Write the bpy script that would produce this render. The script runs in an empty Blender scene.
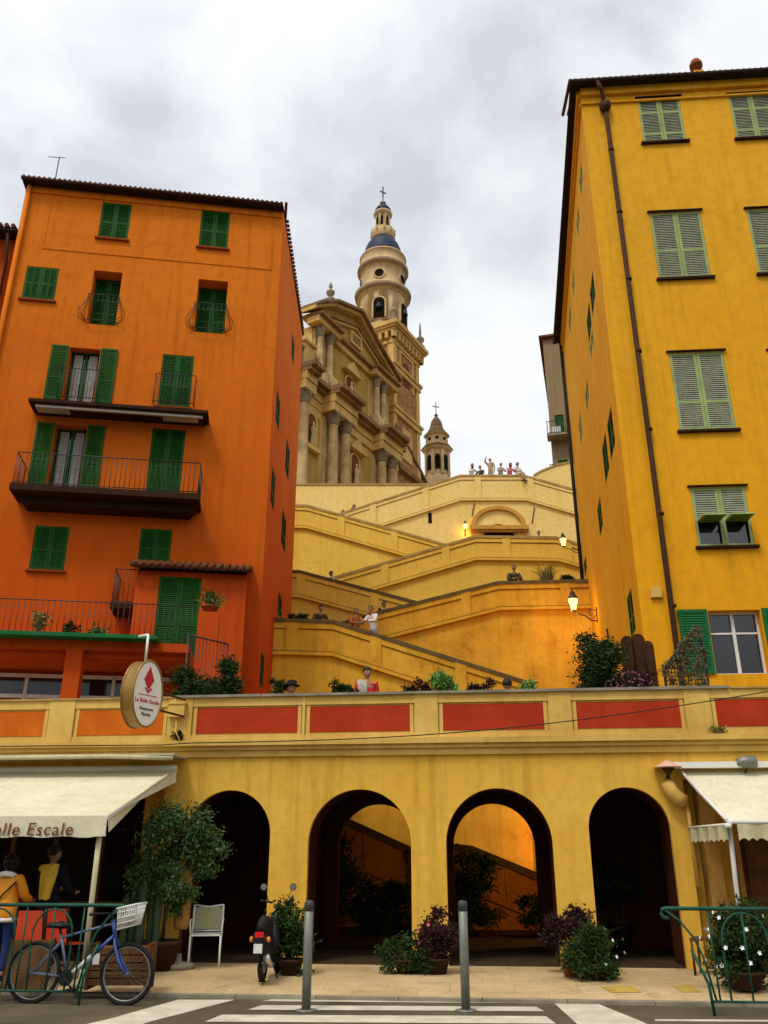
import bpy, bmesh, math, random
from mathutils import Vector, Matrix
R_ = math.radians
random.seed(7)
S = bpy.context.scene
COL = S.collection
PSI = R_(5.8); TH = R_(22.1); F = 850.0; H = 1.6
ct, st = math.cos(TH), math.sin(TH)

# ------------------------------------------------------------------ placement helpers
def ray(px, py):
    v = 512 - py; f = F*ct - v*st
    return (px-384)/f, (F*st + v*ct)/f
def W(lat, d, z=0.0):
    return Vector((lat*math.cos(PSI) - d*math.sin(PSI), lat*math.sin(PSI) + d*math.cos(PSI), z))
def P(px, py, d):
    r, u = ray(px, py); return W(r*d, d, H + u*d)
def G(px, py, z=0.0):
    r, u = ray(px, py); d = (z-H)/u; return W(r*d, d, z)
class Fr:
    def __init__(s, lat, d, a):
        s.lat, s.d, s.a = lat, d, R_(a)
        s.M = Matrix.Translation(W(lat, d)) @ Matrix.Rotation(PSI + s.a, 4, 'Z')
    def pix(s, px, py, v=0.0):
        r, up = ray(px, py); c, n = math.cos(s.a), math.sin(s.a)
        u = (r*(s.d+v*c) - s.lat + v*n)/(c - r*n)
        return u, H + up*(s.d + u*n + v*c)
    def rect(s, x0, y0, x1, y1, v=0.0):
        xm, ym = (x0+x1)/2, (y0+y1)/2
        a = s.pix(x0, ym, v)[0]; b = s.pix(x1, ym, v)[0]
        return min(a, b), max(a, b), s.pix(xm, y1, v)[1], s.pix(xm, y0, v)[1]

# ------------------------------------------------------------------ mesh builder
class MB:
    def __init__(s, M=None):
        s.v = []; s.f = []; s.mi = []; s.sm = []; s.M = M or Matrix.Identity(4); s.m = 0; s.smooth = False
    def add(s, vs, fs, sm=None):
        b = len(s.v)
        for p in vs: s.v.append(tuple(s.M @ Vector(p)))
        for f in fs:
            s.f.append([b+i for i in f]); s.mi.append(s.m); s.sm.append(s.smooth if sm is None else sm)
    def box(s, x0, x1, y0, y1, z0, z1):
        s.add([(x0,y0,z0),(x1,y0,z0),(x1,y1,z0),(x0,y1,z0),(x0,y0,z1),(x1,y0,z1),(x1,y1,z1),(x0,y1,z1)],
              [(0,3,2,1),(4,5,6,7),(0,1,5,4),(1,2,6,5),(2,3,7,6),(3,0,4,7)], False)
    def hexa(s, q, dy):      # q: 4 points on the front; dy vector thickness
        d = Vector(dy); a = [Vector(p) for p in q]; b = [p+d for p in a]
        s.add(a+b, [(0,1,2,3),(7,6,5,4),(0,4,5,1),(1,5,6,2),(2,6,7,3),(3,7,4,0)], False)
    def prism(s, poly, y0, y1):   # poly in (x,z)
        n = len(poly)
        s.add([(x,y0,z) for x,z in poly]+[(x,y1,z) for x,z in poly],
              [tuple(range(n)), tuple(range(2*n-1,n-1,-1))]+[(i,i+n,(i+1)%n+n,(i+1)%n) for i in range(n)], False)
    def slab(s, poly, z0, z1):    # poly in (x,y)
        n = len(poly)
        s.add([(x,y,z0) for x,y in poly]+[(x,y,z1) for x,y in poly],
              [tuple(range(n-1,-1,-1)), tuple(range(n,2*n))]+[(i,(i+1)%n,(i+1)%n+n,i+n) for i in range(n)], False)
    def band(s, pts, off0, off1, y0, y1):  # strip following polyline (x,z), from off0 to off1 in z
        for (a, b) in zip(pts[:-1], pts[1:]):
            s.add([(a[0],y0,a[1]+off0),(b[0],y0,b[1]+off0),(b[0],y1,b[1]+off0),(a[0],y1,a[1]+off0),
                   (a[0],y0,a[1]+off1),(b[0],y0,b[1]+off1),(b[0],y1,b[1]+off1),(a[0],y1,a[1]+off1)],
                  [(0,3,2,1),(4,5,6,7),(0,1,5,4),(1,2,6,5),(2,3,7,6),(3,0,4,7)], False)
    def cyl(s, p0, p1, r0, r1=None, n=10, cap=True):
        r1 = r0 if r1 is None else r1
        p0, p1 = Vector(p0), Vector(p1); d = (p1-p0)
        if d.length < 1e-6: return
        q = d.to_track_quat('Z', 'Y'); vs = []
        for p, r in ((p0,r0),(p1,r1)):
            for i in range(n):
                a = 2*math.pi*i/n; vs.append(p + q @ Vector((r*math.cos(a), r*math.sin(a), 0)))
        s.add(vs, [(i,(i+1)%n,(i+1)%n+n,i+n) for i in range(n)], True)
        if cap: s.add(vs, [tuple(range(n-1,-1,-1)), tuple(range(n,2*n))], False)
    def tube(s, pts, r, n=6, closed=False):
        pts = [Vector(p) for p in pts]; m = len(pts)
        rings = []
        for i, p in enumerate(pts):
            a = pts[(i-1) % m] if (closed or i > 0) else p
            b = pts[(i+1) % m] if (closed or i < m-1) else p
            q = (b-a).normalized().to_track_quat('Z', 'Y')
            rr = r[i] if isinstance(r, (list, tuple)) else r
            rings += [p + q @ Vector((rr*math.cos(2*math.pi*k/n), rr*math.sin(2*math.pi*k/n), 0)) for k in range(n)]
        fs = []
        for i in range(m if closed else m-1):
            j = (i+1) % m
            fs += [(i*n+k, i*n+(k+1)%n, j*n+(k+1)%n, j*n+k) for k in range(n)]
        if not closed: fs += [tuple(range(n-1,-1,-1)), tuple(range((m-1)*n, m*n))]
        s.add(rings, fs, True)
    def lathe(s, prof, c=(0,0,0), n=24, sx=1.0, sy=1.0, smooth=True):
        vs = []; fs = []; m = len(prof)
        for (r, z) in prof:
            for k in range(n):
                a = 2*math.pi*(k+.5)/n
                vs.append((c[0]+sx*r*math.cos(a), c[1]+sy*r*math.sin(a), c[2]+z))
        for i in range(m-1):
            fs += [(i*n+k, i*n+(k+1)%n, (i+1)*n+(k+1)%n, (i+1)*n+k) for k in range(n)]
        s.add(vs, fs, smooth)
        caps = []
        if prof[0][0] > 1e-4: caps.append(tuple(range(n-1,-1,-1)))
        if prof[-1][0] > 1e-4: caps.append(tuple(range((m-1)*n, m*n)))
        if caps: s.add(vs, caps, False)
    def ball(s, c, r, n=12, sx=1, sy=1, sz=1):
        m = max(6, n*2//3)
        prof = [(max(1e-5, r*math.sin(math.pi*i/m)), -r*sz*math.cos(math.pi*i/m)) for i in range(m+1)]
        s.lathe(prof, c, n, sx, sy)
    def build(s, name, mats, parent=None):
        me = bpy.data.meshes.new(name)
        me.from_pydata(s.v, [], s.f)
        if not isinstance(mats, (list, tuple)): mats = [mats]
        for m in mats: me.materials.append(m)
        me.polygons.foreach_set('material_index', s.mi)
        me.polygons.foreach_set('use_smooth', s.sm)
        bm = bmesh.new(); bm.from_mesh(me)
        bmesh.ops.remove_doubles(bm, verts=bm.verts, dist=1e-6)
        bmesh.ops.recalc_face_normals(bm, faces=bm.faces)
        bm.to_mesh(me); bm.free(); me.update()
        o = bpy.data.objects.new(name, me); COL.objects.link(o)
        if parent: o.parent = parent
        return o

def tag(o, label=None, cat=None, group=None, kind=None):
    if label: o['label'] = label
    if cat: o['category'] = cat
    if group: o['group'] = group
    if kind: o['kind'] = kind
    return o
def empty(name, M, label, cat, group=None):
    o = bpy.data.objects.new(name, None); COL.objects.link(o); o.empty_display_size = .2
    if isinstance(M, Matrix): o.matrix_basis = M
    else: o.location = M
    return tag(o, label, cat, group)
def TR(p, rz=0): return Matrix.Translation(Vector(p)) @ Matrix.Rotation(rz, 4, 'Z')

# ------------------------------------------------------------------ materials
MATS = {}
def mat(name, col, rough=.7, var=.0, scale=3.0, col2=None, spots=None, streak=0, bump=0, bscale=40, metal=0, emit=None, es=1, island=0, spec=.3, grad=None, trans=0):
    """grad=(z0,z1,colour): a second paint tone that takes over, patchily, between two heights (weathered paint)."""
    if name in MATS: return MATS[name]
    m = bpy.data.materials.new(name); m.use_nodes = True; nt = m.node_tree; N = nt.nodes; L = nt.links
    b = N['Principled BSDF']; b.inputs['Roughness'].default_value = rough; b.inputs['Metallic'].default_value = metal
    b.inputs['Specular IOR Level'].default_value = (spec if rough < .75 else .06)
    c4 = lambda c: (c[0], c[1], c[2], 1)
    b.inputs['Base Color'].default_value = c4(col)
    if emit:
        b.inputs['Emission Color'].default_value = c4(emit); b.inputs['Emission Strength'].default_value = es
    if trans: b.inputs['Transmission Weight'].default_value = trans
    def noise(sc, det=5, mapsc=None, rough_=.6):
        n = N.new('ShaderNodeTexNoise'); n.inputs['Scale'].default_value = sc; n.inputs['Detail'].default_value = det
        n.inputs['Roughness'].default_value = rough_
        if mapsc:
            mp = N.new('ShaderNodeMapping'); mp.inputs['Scale'].default_value = mapsc
            L.new(tc.outputs['Object'], mp.inputs['Vector']); L.new(mp.outputs['Vector'], n.inputs['Vector'])
        else: L.new(tc.outputs['Object'], n.inputs['Vector'])
        return n
    def ramp(src, p0, p1):
        r = N.new('ShaderNodeMapRange'); r.inputs['From Min'].default_value = p0; r.inputs['From Max'].default_value = p1
        L.new(src, r.inputs['Value']); return r.outputs['Result']
    def mix(fac, a, bcol):
        x = N.new('ShaderNodeMix'); x.data_type = 'RGBA'
        if isinstance(fac, float): x.inputs[0].default_value = fac
        else: L.new(fac, x.inputs[0])
        if isinstance(a, tuple): x.inputs[6].default_value = a
        else: L.new(a, x.inputs[6])
        if isinstance(bcol, tuple): x.inputs[7].default_value = bcol
        else: L.new(bcol, x.inputs[7])
        return x.outputs[2]
    def mul(a, k):
        x = N.new('ShaderNodeMath'); x.operation = 'MULTIPLY'; L.new(a, x.inputs[0])
        if isinstance(k, (int, float)): x.inputs[1].default_value = k
        else: L.new(k, x.inputs[1])
        return x.outputs[0]
    tc = N.new('ShaderNodeTexCoord')
    cur = c4(col)
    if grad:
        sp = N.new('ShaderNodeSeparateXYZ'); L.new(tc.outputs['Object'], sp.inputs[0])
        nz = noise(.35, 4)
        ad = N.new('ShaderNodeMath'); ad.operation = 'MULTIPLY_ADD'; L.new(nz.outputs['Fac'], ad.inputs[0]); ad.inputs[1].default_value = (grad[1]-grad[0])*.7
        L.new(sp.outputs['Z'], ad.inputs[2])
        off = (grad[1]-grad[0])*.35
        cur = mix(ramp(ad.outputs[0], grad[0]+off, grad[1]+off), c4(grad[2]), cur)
    if var:
        n = noise(scale); c2 = col2 or tuple(x*(1-var) for x in col)
        cur = mix(ramp(n.outputs['Fac'], .35, .7), cur, c4(c2)) if not grad else mix(mul(ramp(n.outputs['Fac'], .4, .75), .55), cur, c4(c2))
        n2 = noise(scale*9, 6)
        cur = mix(mul(ramp(n2.outputs['Fac'], .45, .8), .5), cur, c4(tuple(x*.6 for x in col)))
    if streak:
        n = noise(1.0, 6, (4.0, 4.0, .22), .7)
        cur = mix(mul(ramp(n.outputs['Fac'], .49, .78), streak), cur, c4(tuple(x*.35 for x in col)))
    if spots:
        n = noise(spots[0], 7, None, .75)
        cur = mix(mul(ramp(n.outputs['Fac'], spots[1], spots[1]+.07), spots[2]), cur, c4(spots[3]))
    if island:
        g = N.new('ShaderNodeNewGeometry')
        cur = mix(mul(g.outputs['Random Per Island'], island), cur, c4(col2 or tuple(min(1,x*2.2) for x in col)))
    if not isinstance(cur, tuple): L.new(cur, b.inputs['Base Color'])
    if bump:
        n = noise(bscale, 5); bp = N.new('ShaderNodeBump'); bp.inputs['Strength'].default_value = bump; bp.inputs['Distance'].default_value = .02
        L.new(n.outputs['Fac'], bp.inputs['Height']); L.new(bp.outputs['Normal'], b.inputs['Normal'])
    MATS[name] = m
    return m

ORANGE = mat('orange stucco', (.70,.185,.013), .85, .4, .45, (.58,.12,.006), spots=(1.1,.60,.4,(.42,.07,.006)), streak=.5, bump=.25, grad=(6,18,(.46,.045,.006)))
ORANGE2 = mat('deep orange stucco', (.54,.088,.010), .85, .4, .6, (.42,.05,.008), spots=(1.4,.6,.4,(.3,.05,.01)), streak=.5, bump=.25)
ORTRIM = mat('brown orange trim', (.28,.06,.012), .8, .2)
YELR = mat('ochre yellow stucco', (.78,.39,.028), .85, .4, .4, (.70,.29,.008), spots=(1.0,.60,.35,(.52,.22,.01)), streak=.45, bump=.22, grad=(3,19,(.78,.345,.005)))
YELA = mat('arcade yellow stucco', (.74,.44,.07), .85, .35, .7, (.66,.36,.035), spots=(1.6,.62,.35,(.34,.17,.02)), streak=.55, bump=.2)
CREAM = mat('cream moulding', (.72,.48,.13), .8, .3, .8, (.55,.33,.07), spots=(3,.66,.4,(.25,.15,.05)), streak=.35, bump=.12)
REDP = mat('red painted panel', (.44,.045,.014), .8, .35, 1.5, (.36,.03,.01), spots=(3,.62,.4,(.5,.12,.05)), streak=.3, bump=.15)
ORP = mat('orange painted panel', (.62,.15,.012), .8, .35, 1.5, (.50,.09,.008), spots=(3,.62,.4,(.55,.2,.05)), streak=.3, bump=.15)
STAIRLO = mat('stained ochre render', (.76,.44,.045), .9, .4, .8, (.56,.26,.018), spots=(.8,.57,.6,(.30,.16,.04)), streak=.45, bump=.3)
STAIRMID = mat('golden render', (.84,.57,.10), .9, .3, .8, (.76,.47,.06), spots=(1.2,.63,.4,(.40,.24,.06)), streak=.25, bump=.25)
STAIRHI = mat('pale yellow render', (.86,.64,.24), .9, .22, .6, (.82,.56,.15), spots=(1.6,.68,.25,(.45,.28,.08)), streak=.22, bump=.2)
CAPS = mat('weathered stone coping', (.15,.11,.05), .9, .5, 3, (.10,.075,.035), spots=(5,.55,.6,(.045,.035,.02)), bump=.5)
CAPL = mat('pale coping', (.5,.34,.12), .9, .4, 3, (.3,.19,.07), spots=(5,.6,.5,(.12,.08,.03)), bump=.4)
SLATE = mat('grey parapet coping', (.30,.27,.20), .8, .4, 3, (.17,.15,.11), bump=.3)
CHURCH = mat('ochre church stone', (.76,.50,.17), .9, .45, .5, (.50,.31,.09), spots=(.9,.58,.6,(.18,.11,.05)), streak=.65, bump=.4)
CHPAN = mat('olive church panel', (.50,.32,.075), .9, .4, .8, (.36,.22,.045), streak=.5, bump=.3)
CHCOL = mat('pale church column', (.76,.56,.27), .85, .4, 1.2, (.38,.27,.12), spots=(2,.62,.6,(.13,.09,.05)), streak=.5, bump=.3)
CHDARK = mat('weathered cornice', (.36,.20,.08), .9, .45, 1.2, (.15,.09,.05), streak=.6, bump=.4)
CHBRICK = mat('church brick', (.50,.26,.10), .9, .4, 2.5, (.27,.10,.04), streak=.4, bump=.5)
TOWERC = mat('cream tower render', (.70,.51,.27), .85, .3, .7, (.48,.34,.17), spots=(1.5,.64,.4,(.25,.17,.09)), streak=.5, bump=.2)
BLUED = mat('blue dome tiles', (.02,.026,.075), .6, .4, 4, (.012,.016,.045), bump=.3, spec=.25)
GREYST = mat('grey carved stone', (.38,.30,.19), .9, .4, 3, (.18,.15,.1), bump=.4)
GREEN = mat('dark green shutter paint', (.018,.105,.014), .6, .4, 2.5, (.012,.055,.010), streak=.4, spec=.08)
GREENB = mat('bright green shutter paint', (.012,.15,.045), .6, .3, 3, streak=.3, spec=.1)
GREENP = mat('pale green shutter paint', (.36,.44,.17), .7, .4, 3, (.24,.31,.12), streak=.4, spec=.08)
SLATG = mat('weathered grey green slats', (.36,.36,.25), .7, .4, 5, (.24,.25,.16), streak=.3)
IRON = mat('black iron', (.012,.010,.009), .5, spec=.5)
RUST = mat('rusty brown pipe', (.035,.016,.008), .7, .4, 6, (.08,.03,.012), spec=.1)
TILE = mat('clay roof tiles', (.20,.07,.03), .9, .5, 4, (.10,.045,.025), bump=.5)
DARKROOF = mat('dark roof edge', (.035,.025,.018), .8, .4, 4)
GLASS = mat('dark window glass', (.012,.014,.016), .06, spec=.8)
VOID = mat('dark interior', (.014,.008,.005), .9)
CURT = mat('net curtain', (.35,.33,.28), .8, .3, 8)
WHITE = mat('white painted frame', (.72,.70,.64), .5, .15, 4)
WHITEM = mat('white enamel metal', (.7,.68,.62), .35, spec=.5)
BWOOD = mat('brown slab edge', (.045,.02,.01), .8, .4, 3)
CLOTH = mat('cream awning canvas', (.70,.64,.46), .85, .2, 2, (.62,.55,.37), streak=.3, bump=.15, bscale=12)
CLOTHD = mat('yellowed awning canvas', (.55,.50,.30), .85, .2, 2, streak=.4)
ASPH = mat('asphalt', (.13,.108,.062), .85, .5, .9, (.065,.055,.035), spots=(60,.6,.5,(.14,.12,.09)), bump=.5, bscale=90)
ZEBRA = mat('worn white road paint', (.62,.58,.45), .8, .3, 2.5, (.42,.38,.28), spots=(9,.6,.55,(.2,.17,.12)), bump=.2)
YELT = mat('yellow tactile slab', (.50,.34,.07), .8, .3, 5)
KERB = mat('kerb stone', (.30,.26,.18), .85, .4, 3)
DECK = mat('terrace paving', (.3,.22,.12), .9, .3, 2)
TERRA = mat('terracotta', (.28,.085,.03), .85, .4, 6, (.25,.08,.035), bump=.2)
WOOD = mat('weathered wood', (.16,.075,.025), .75, .5, 4, (.07,.033,.012), streak=.5, bump=.3)
WOODB = mat('ochre bamboo screen', (.42,.22,.04), .7, .3, 6, streak=.4)
LEAFD = mat('dark leaves', (.018,.04,.008), .55, island=.8, col2=(.034,.062,.012), spec=.1)
LEAFM = mat('green leaves', (.035,.095,.015), .5, island=.8, col2=(.10,.19,.035), spec=.35)
LEAFB = mat('bright leaves', (.10,.25,.04), .5, island=.8, col2=(.20,.36,.07))
LEAFP = mat('purple brown leaves', (.022,.010,.008), .65, island=.8, col2=(.058,.022,.022), spec=.1)
LEAFY = mat('dry grass blades', (.16,.17,.04), .7, island=.8, col2=(.30,.26,.08))
BARK = mat('grey bark', (.09,.06,.035), .9, .4, 8, bump=.4)
CACT = mat('cactus green', (.045,.085,.03), .6, .3, 6)
PINK = mat('pink petals', (.7,.08,.2), .6); PETW = mat('white petals', (.85,.82,.8), .5); VIOL = mat('violet petals', (.16,.04,.08), .8, island=.7, col2=(.34,.12,.18))
STEEL = mat('galvanised bollard steel', (.24,.24,.20), .45, .3, 5, (.15,.15,.12), streak=.4, metal=.35, spec=.5)
BLACKP = mat('black plastic', (.008,.008,.008), .5, spec=.25)
RUBBER = mat('tyre rubber', (.018,.017,.016), .75)
TEAL = mat('green barrier enamel', (.012,.09,.055), .5, .35, 5, streak=.3, spec=.2)
SILVER = mat('silver metal', (.55,.55,.52), .3, metal=.7)
BLUEB = mat('blue bicycle paint', (.03,.07,.3), .3, spec=.6)
BRASS = mat('gold painted rim', (.36,.21,.05), .35, .3, 4, metal=.5)
SIGNW = mat('white sign face', (.80,.77,.68), .4)
SIGNR = mat('red sign print', (.50,.015,.03), .5)
SIGNT = mat('brown red lettering', (.16,.035,.015), .6)
SIGNG = mat('grey lettering', (.12,.12,.11), .6)
SKIN = mat('skin', (.42,.21,.12), .6, .1, 10)
HAIRD = mat('dark hair', (.014,.009,.007), .6); HAIRB = mat('grey brown hair', (.12,.08,.05), .6)
VESTO = mat('orange yellow nylon', (.80,.30,.012), .55, .2, 4)
HOODY = mat('yellow fleece', (.75,.50,.05), .8, .15, 5)
BLACKF = mat('black fabric', (.012,.012,.014), .85)
JEAN = mat('dark blue denim', (.02,.035,.12), .85)
REDF = mat('red fabric', (.66,.02,.02), .7, .2, 6)
REDO = mat('red orange canvas', (.75,.07,.02), .6, .2, 4)
GREYF = mat('pale grey fabric', (.42,.38,.32), .85, .2, 6)
WHITEF = mat('white fabric', (.72,.68,.62), .85)
PINKF = mat('pink fabric', (.65,.22,.2), .85)
BEIGEF = mat('beige fabric', (.40,.30,.17), .85)
OLIVEF = mat('dark olive fabric', (.07,.055,.03), .85)
TAIL = mat('red tail lamp', (.5,.01,.01), .25, emit=(1,.03,.02), es=.08)
AMBER = mat('amber lens', (.7,.22,.03), .3)
LAMPG = mat('lit lantern glass', (.9,.6,.2), .4, emit=(1,.55,.12), es=4)
MIRR = mat('mirror glass', (.8,.8,.8), .05, metal=1)
STONEL = mat('sandy stone building', (.26,.20,.11), .9, .4, 1, (.28,.2,.1), streak=.5, bump=.3)

# paving with joints
def paving():
    m = mat('sandy pavement', (.58,.42,.22), .85, .45, .9, (.42,.30,.15), spots=(2.2,.56,.5,(.28,.20,.11)), bump=.35)
    nt = m.node_tree; N = nt.nodes; L = nt.links; b = N['Principled BSDF']
    src = b.inputs['Base Color'].links[0].from_socket
    tc = N.new('ShaderNodeTexCoord'); br = N.new('ShaderNodeTexBrick'); br.inputs['Scale'].default_value = 1
    br.inputs['Brick Width'].default_value = .8; br.inputs['Row Height'].default_value = .5; br.inputs['Mortar Size'].default_value = .006
    br.inputs['Color1'].default_value = (1,1,1,1); br.inputs['Color2'].default_value = (.88,.86,.82,1); br.inputs['Mortar'].default_value = (.72,.68,.62,1)
    L.new(tc.outputs['Object'], br.inputs['Vector'])
    x = N.new('ShaderNodeMix'); x.data_type = 'RGBA'; x.blend_type = 'MULTIPLY'; x.inputs[0].default_value = 1
    L.new(src, x.inputs[6]); L.new(br.outputs['Color'], x.inputs[7]); L.new(x.outputs[2], b.inputs['Base Color'])
    return m
PAVE = paving()
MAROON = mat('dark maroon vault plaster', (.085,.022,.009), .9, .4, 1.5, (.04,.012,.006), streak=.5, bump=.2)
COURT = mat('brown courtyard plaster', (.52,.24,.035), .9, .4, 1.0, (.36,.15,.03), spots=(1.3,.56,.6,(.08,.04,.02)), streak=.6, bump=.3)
SHADEFLOOR = mat('passage floor with painted shade', (.07,.045,.025), .9, .5, 6, bump=.6)
GRIME_SHADE = mat('grime and painted shadow line', (.27,.15,.03), .95, .5, 6)  # dirt on the string courses, painted shadow line along the panel edges
DPOT = mat('dark mossy pot', (.06,.03,.015), .9, .4, 6)

# ------------------------------------------------------------------ world, sun, camera
def world():
    w = bpy.data.worlds.new('World'); S.world = w; w.use_nodes = True; nt = w.node_tree; N = nt.nodes; L = nt.links
    N.clear(); out = N.new('ShaderNodeOutputWorld')
    sky = N.new('ShaderNodeTexSky'); sky.sky_type = 'NISHITA'; sky.sun_disc = False
    sky.sun_elevation = R_(58); sky.sun_rotation = R_(205)
    b1 = N.new('ShaderNodeBackground'); b1.inputs[1].default_value = .1; L.new(sky.outputs[0], b1.inputs[0])
    tc = N.new('ShaderNodeTexCoord'); sp = N.new('ShaderNodeSeparateXYZ'); L.new(tc.outputs['Generated'], sp.inputs[0])
    def math_(op, a, b=None, c=None):
        x = N.new('ShaderNodeMath'); x.operation = op
        for i, t in enumerate((a, b, c)):
            if t is None: continue
            if isinstance(t, (int, float)): x.inputs[i].default_value = t
            else: L.new(t, x.inputs[i])
        return x.outputs[0]
    zz = math_('ADD', math_('MAXIMUM', sp.outputs['Z'], 0.0), .28)
    u = math_('DIVIDE', sp.outputs['X'], zz); v = math_('DIVIDE', sp.outputs['Y'], zz)
    cb = N.new('ShaderNodeCombineXYZ'); L.new(u, cb.inputs[0]); L.new(v, cb.inputs[1])
    def noise(sc, det, ro, dist, off):
        mp = N.new('ShaderNodeMapping'); mp.inputs['Location'].default_value = off; L.new(cb.outputs[0], mp.inputs[0])
        n = N.new('ShaderNodeTexNoise'); n.inputs['Scale'].default_value = sc; n.inputs['Detail'].default_value = det
        n.inputs['Roughness'].default_value = ro; n.inputs['Distortion'].default_value = dist; L.new(mp.outputs[0], n.inputs['Vector']); return n.outputs['Fac']
    n1 = noise(2.3, 7, .5, .25, (3.1, 1.7, 0)); n2 = noise(5.5, 6, .55, .3, (8, 2, 0))
    f = math_('ADD', math_('MULTIPLY', n1, .68), math_('MULTIPLY', n2, .32))
    r = N.new('ShaderNodeValToRGB'); L.new(f, r.inputs[0]); e = r.color_ramp.elements
    e[0].position = .39; e[0].color = (.53,.555,.60,1); e[1].position = .60; e[1].color = (.84,.85,.87,1)
    k = e.new(.45); k.color = (.65,.675,.715,1); k = e.new(.51); k.color = (.76,.775,.80,1)
    # brighter cloud around where the sun stands, behind the viewer
    dn = N.new('ShaderNodeVectorMath'); dn.operation = 'DOT_PRODUCT'; L.new(tc.outputs['Generated'], dn.inputs[0])
    a, el = R_(205), R_(58); dn.inputs[1].default_value = (math.sin(a)*math.cos(el), math.cos(a)*math.cos(el), math.sin(el))
    g = math_('MULTIPLY_ADD', math_('POWER', math_('MAXIMUM', dn.outputs['Value'], 0.0), 2.0), .55, 1.0)
    mr = N.new('ShaderNodeMapRange'); mr.inputs[1].default_value = .02; mr.inputs[2].default_value = .34; mr.inputs[3].default_value = .22; mr.inputs[4].default_value = 1.0; L.new(sp.outputs['Z'], mr.inputs[0]); g = math_('MULTIPLY', g, mr.outputs[0])
    b2 = N.new('ShaderNodeBackground'); L.new(r.outputs[0], b2.inputs[0]); L.new(g, b2.inputs[1])
    mx = N.new('ShaderNodeMixShader'); mx.inputs[0].default_value = .93
    L.new(b1.outputs[0], mx.inputs[1]); L.new(b2.outputs[0], mx.inputs[2]); L.new(mx.outputs[0], out.inputs[0])
world()
sl = bpy.data.lights.new('sun', 'SUN'); sl.energy = 1.5; sl.angle = R_(14); sl.color = (1,.93,.82)
so = bpy.data.objects.new('sun', sl); COL.objects.link(so)
a_, e_ = R_(205), R_(58)
so.rotation_euler = Vector((math.sin(a_)*math.cos(e_), math.cos(a_)*math.cos(e_), math.sin(e_))).to_track_quat('Z', 'Y').to_euler()
cam = bpy.data.cameras.new('camera'); co = bpy.data.objects.new('camera', cam); COL.objects.link(co); S.camera = co
co.location = (0,0,H); co.rotation_euler = (R_(90)+TH, 0, PSI); cam.sensor_fit = 'VERTICAL'; cam.sensor_height = 36; cam.lens = F/1024*36
cam.clip_end = 3000
S.view_settings.view_transform = 'Standard'; S.view_settings.look = 'None'; S.view_settings.gamma = 1
S.view_settings.exposure = 0.32
S.cycles.max_bounces = 6; S.cycles.diffuse_bounces = 4

# ------------------------------------------------------------------ shared builders
def wall_holes(mb, u0, u1, z0, z1, holes, v0=0.0):
    """front sheet at v0 with real openings; holes: (u0,u1,z0,z1,depth)"""
    us = sorted(set([u0,u1]+[h[i] for h in holes for i in (0,1)])); zs = sorted(set([z0,z1]+[h[i] for h in holes for i in (2,3)]))
    idx = {}; vs = []; fs = []
    def V(u, z):
        if (u,z) not in idx: idx[(u,z)] = len(vs); vs.append((u,v0,z))
        return idx[(u,z)]
    for a, b in zip(us[:-1], us[1:]):
        for c, d in zip(zs[:-1], zs[1:]):
            um, zm = (a+b)/2, (c+d)/2
            if any(h[0] < um < h[1] and h[2] < zm < h[3] for h in holes): continue
            fs.append((V(a,c), V(b,c), V(b,d), V(a,d)))
    mb.add(vs, fs, False)
    for (a,b,c,d,t) in holes:
        mb.add([(a,v0,c),(b,v0,c),(b,v0,d),(a,v0,d),(a,v0+t,c),(b,v0+t,c),(b,v0+t,d),(a,v0+t,d)],
               [(0,1,5,4),(1,2,6,5),(2,3,7,6),(3,0,4,7),(4,5,6,7)], False)

def leaf(mb, u0, u1, z0, z1, v, rails=(.4,), fm=0, sm_=1, cols=1):
    """one louvred shutter leaf: frame + tilted slats, 35 mm thick"""
    t = .035; w = min(.07, (u1-u0)*.16); mb.m = fm
    mb.box(u0, u0+w, v, v+t, z0, z1); mb.box(u1-w, u1, v, v+t, z0, z1)
    zr = [z0] + [z0+(z1-z0)*r for r in rails] + [z1]
    cuts = [(z0, z0+w*1.2)] + [(z-w*.5, z+w*.5) for z in zr[1:-1]] + [(z1-w, z1)]
    for a, b in cuts: mb.box(u0+w, u1-w, v+.002, v+t-.002, a, b)
    if cols == 2: mb.box((u0+u1)/2-w*.35, (u0+u1)/2+w*.35, v-.004, v+t-.006, z0+w, z1-w)
    mb.m = sm_
    for (a, b) in zip(cuts[:-1], cuts[1:]):
        z = a[1] + .02
        while z < b[0] - .01:
            mb.add([(u0+w, v+.004, z), (u1-w, v+.004, z), (u1-w, v+t-.004, z+.05), (u0+w, v+t-.004, z+.05),
                    (u0+w, v+.004, z-.008), (u1-w, v+.004, z-.008), (u1-w, v+t-.004, z+.042), (u0+w, v+t-.004, z+.042)],
                   [(0,1,2,3),(7,6,5,4),(0,4,5,1),(2,6,7,3)], False)
            z += .055
    mb.m = 0

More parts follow.
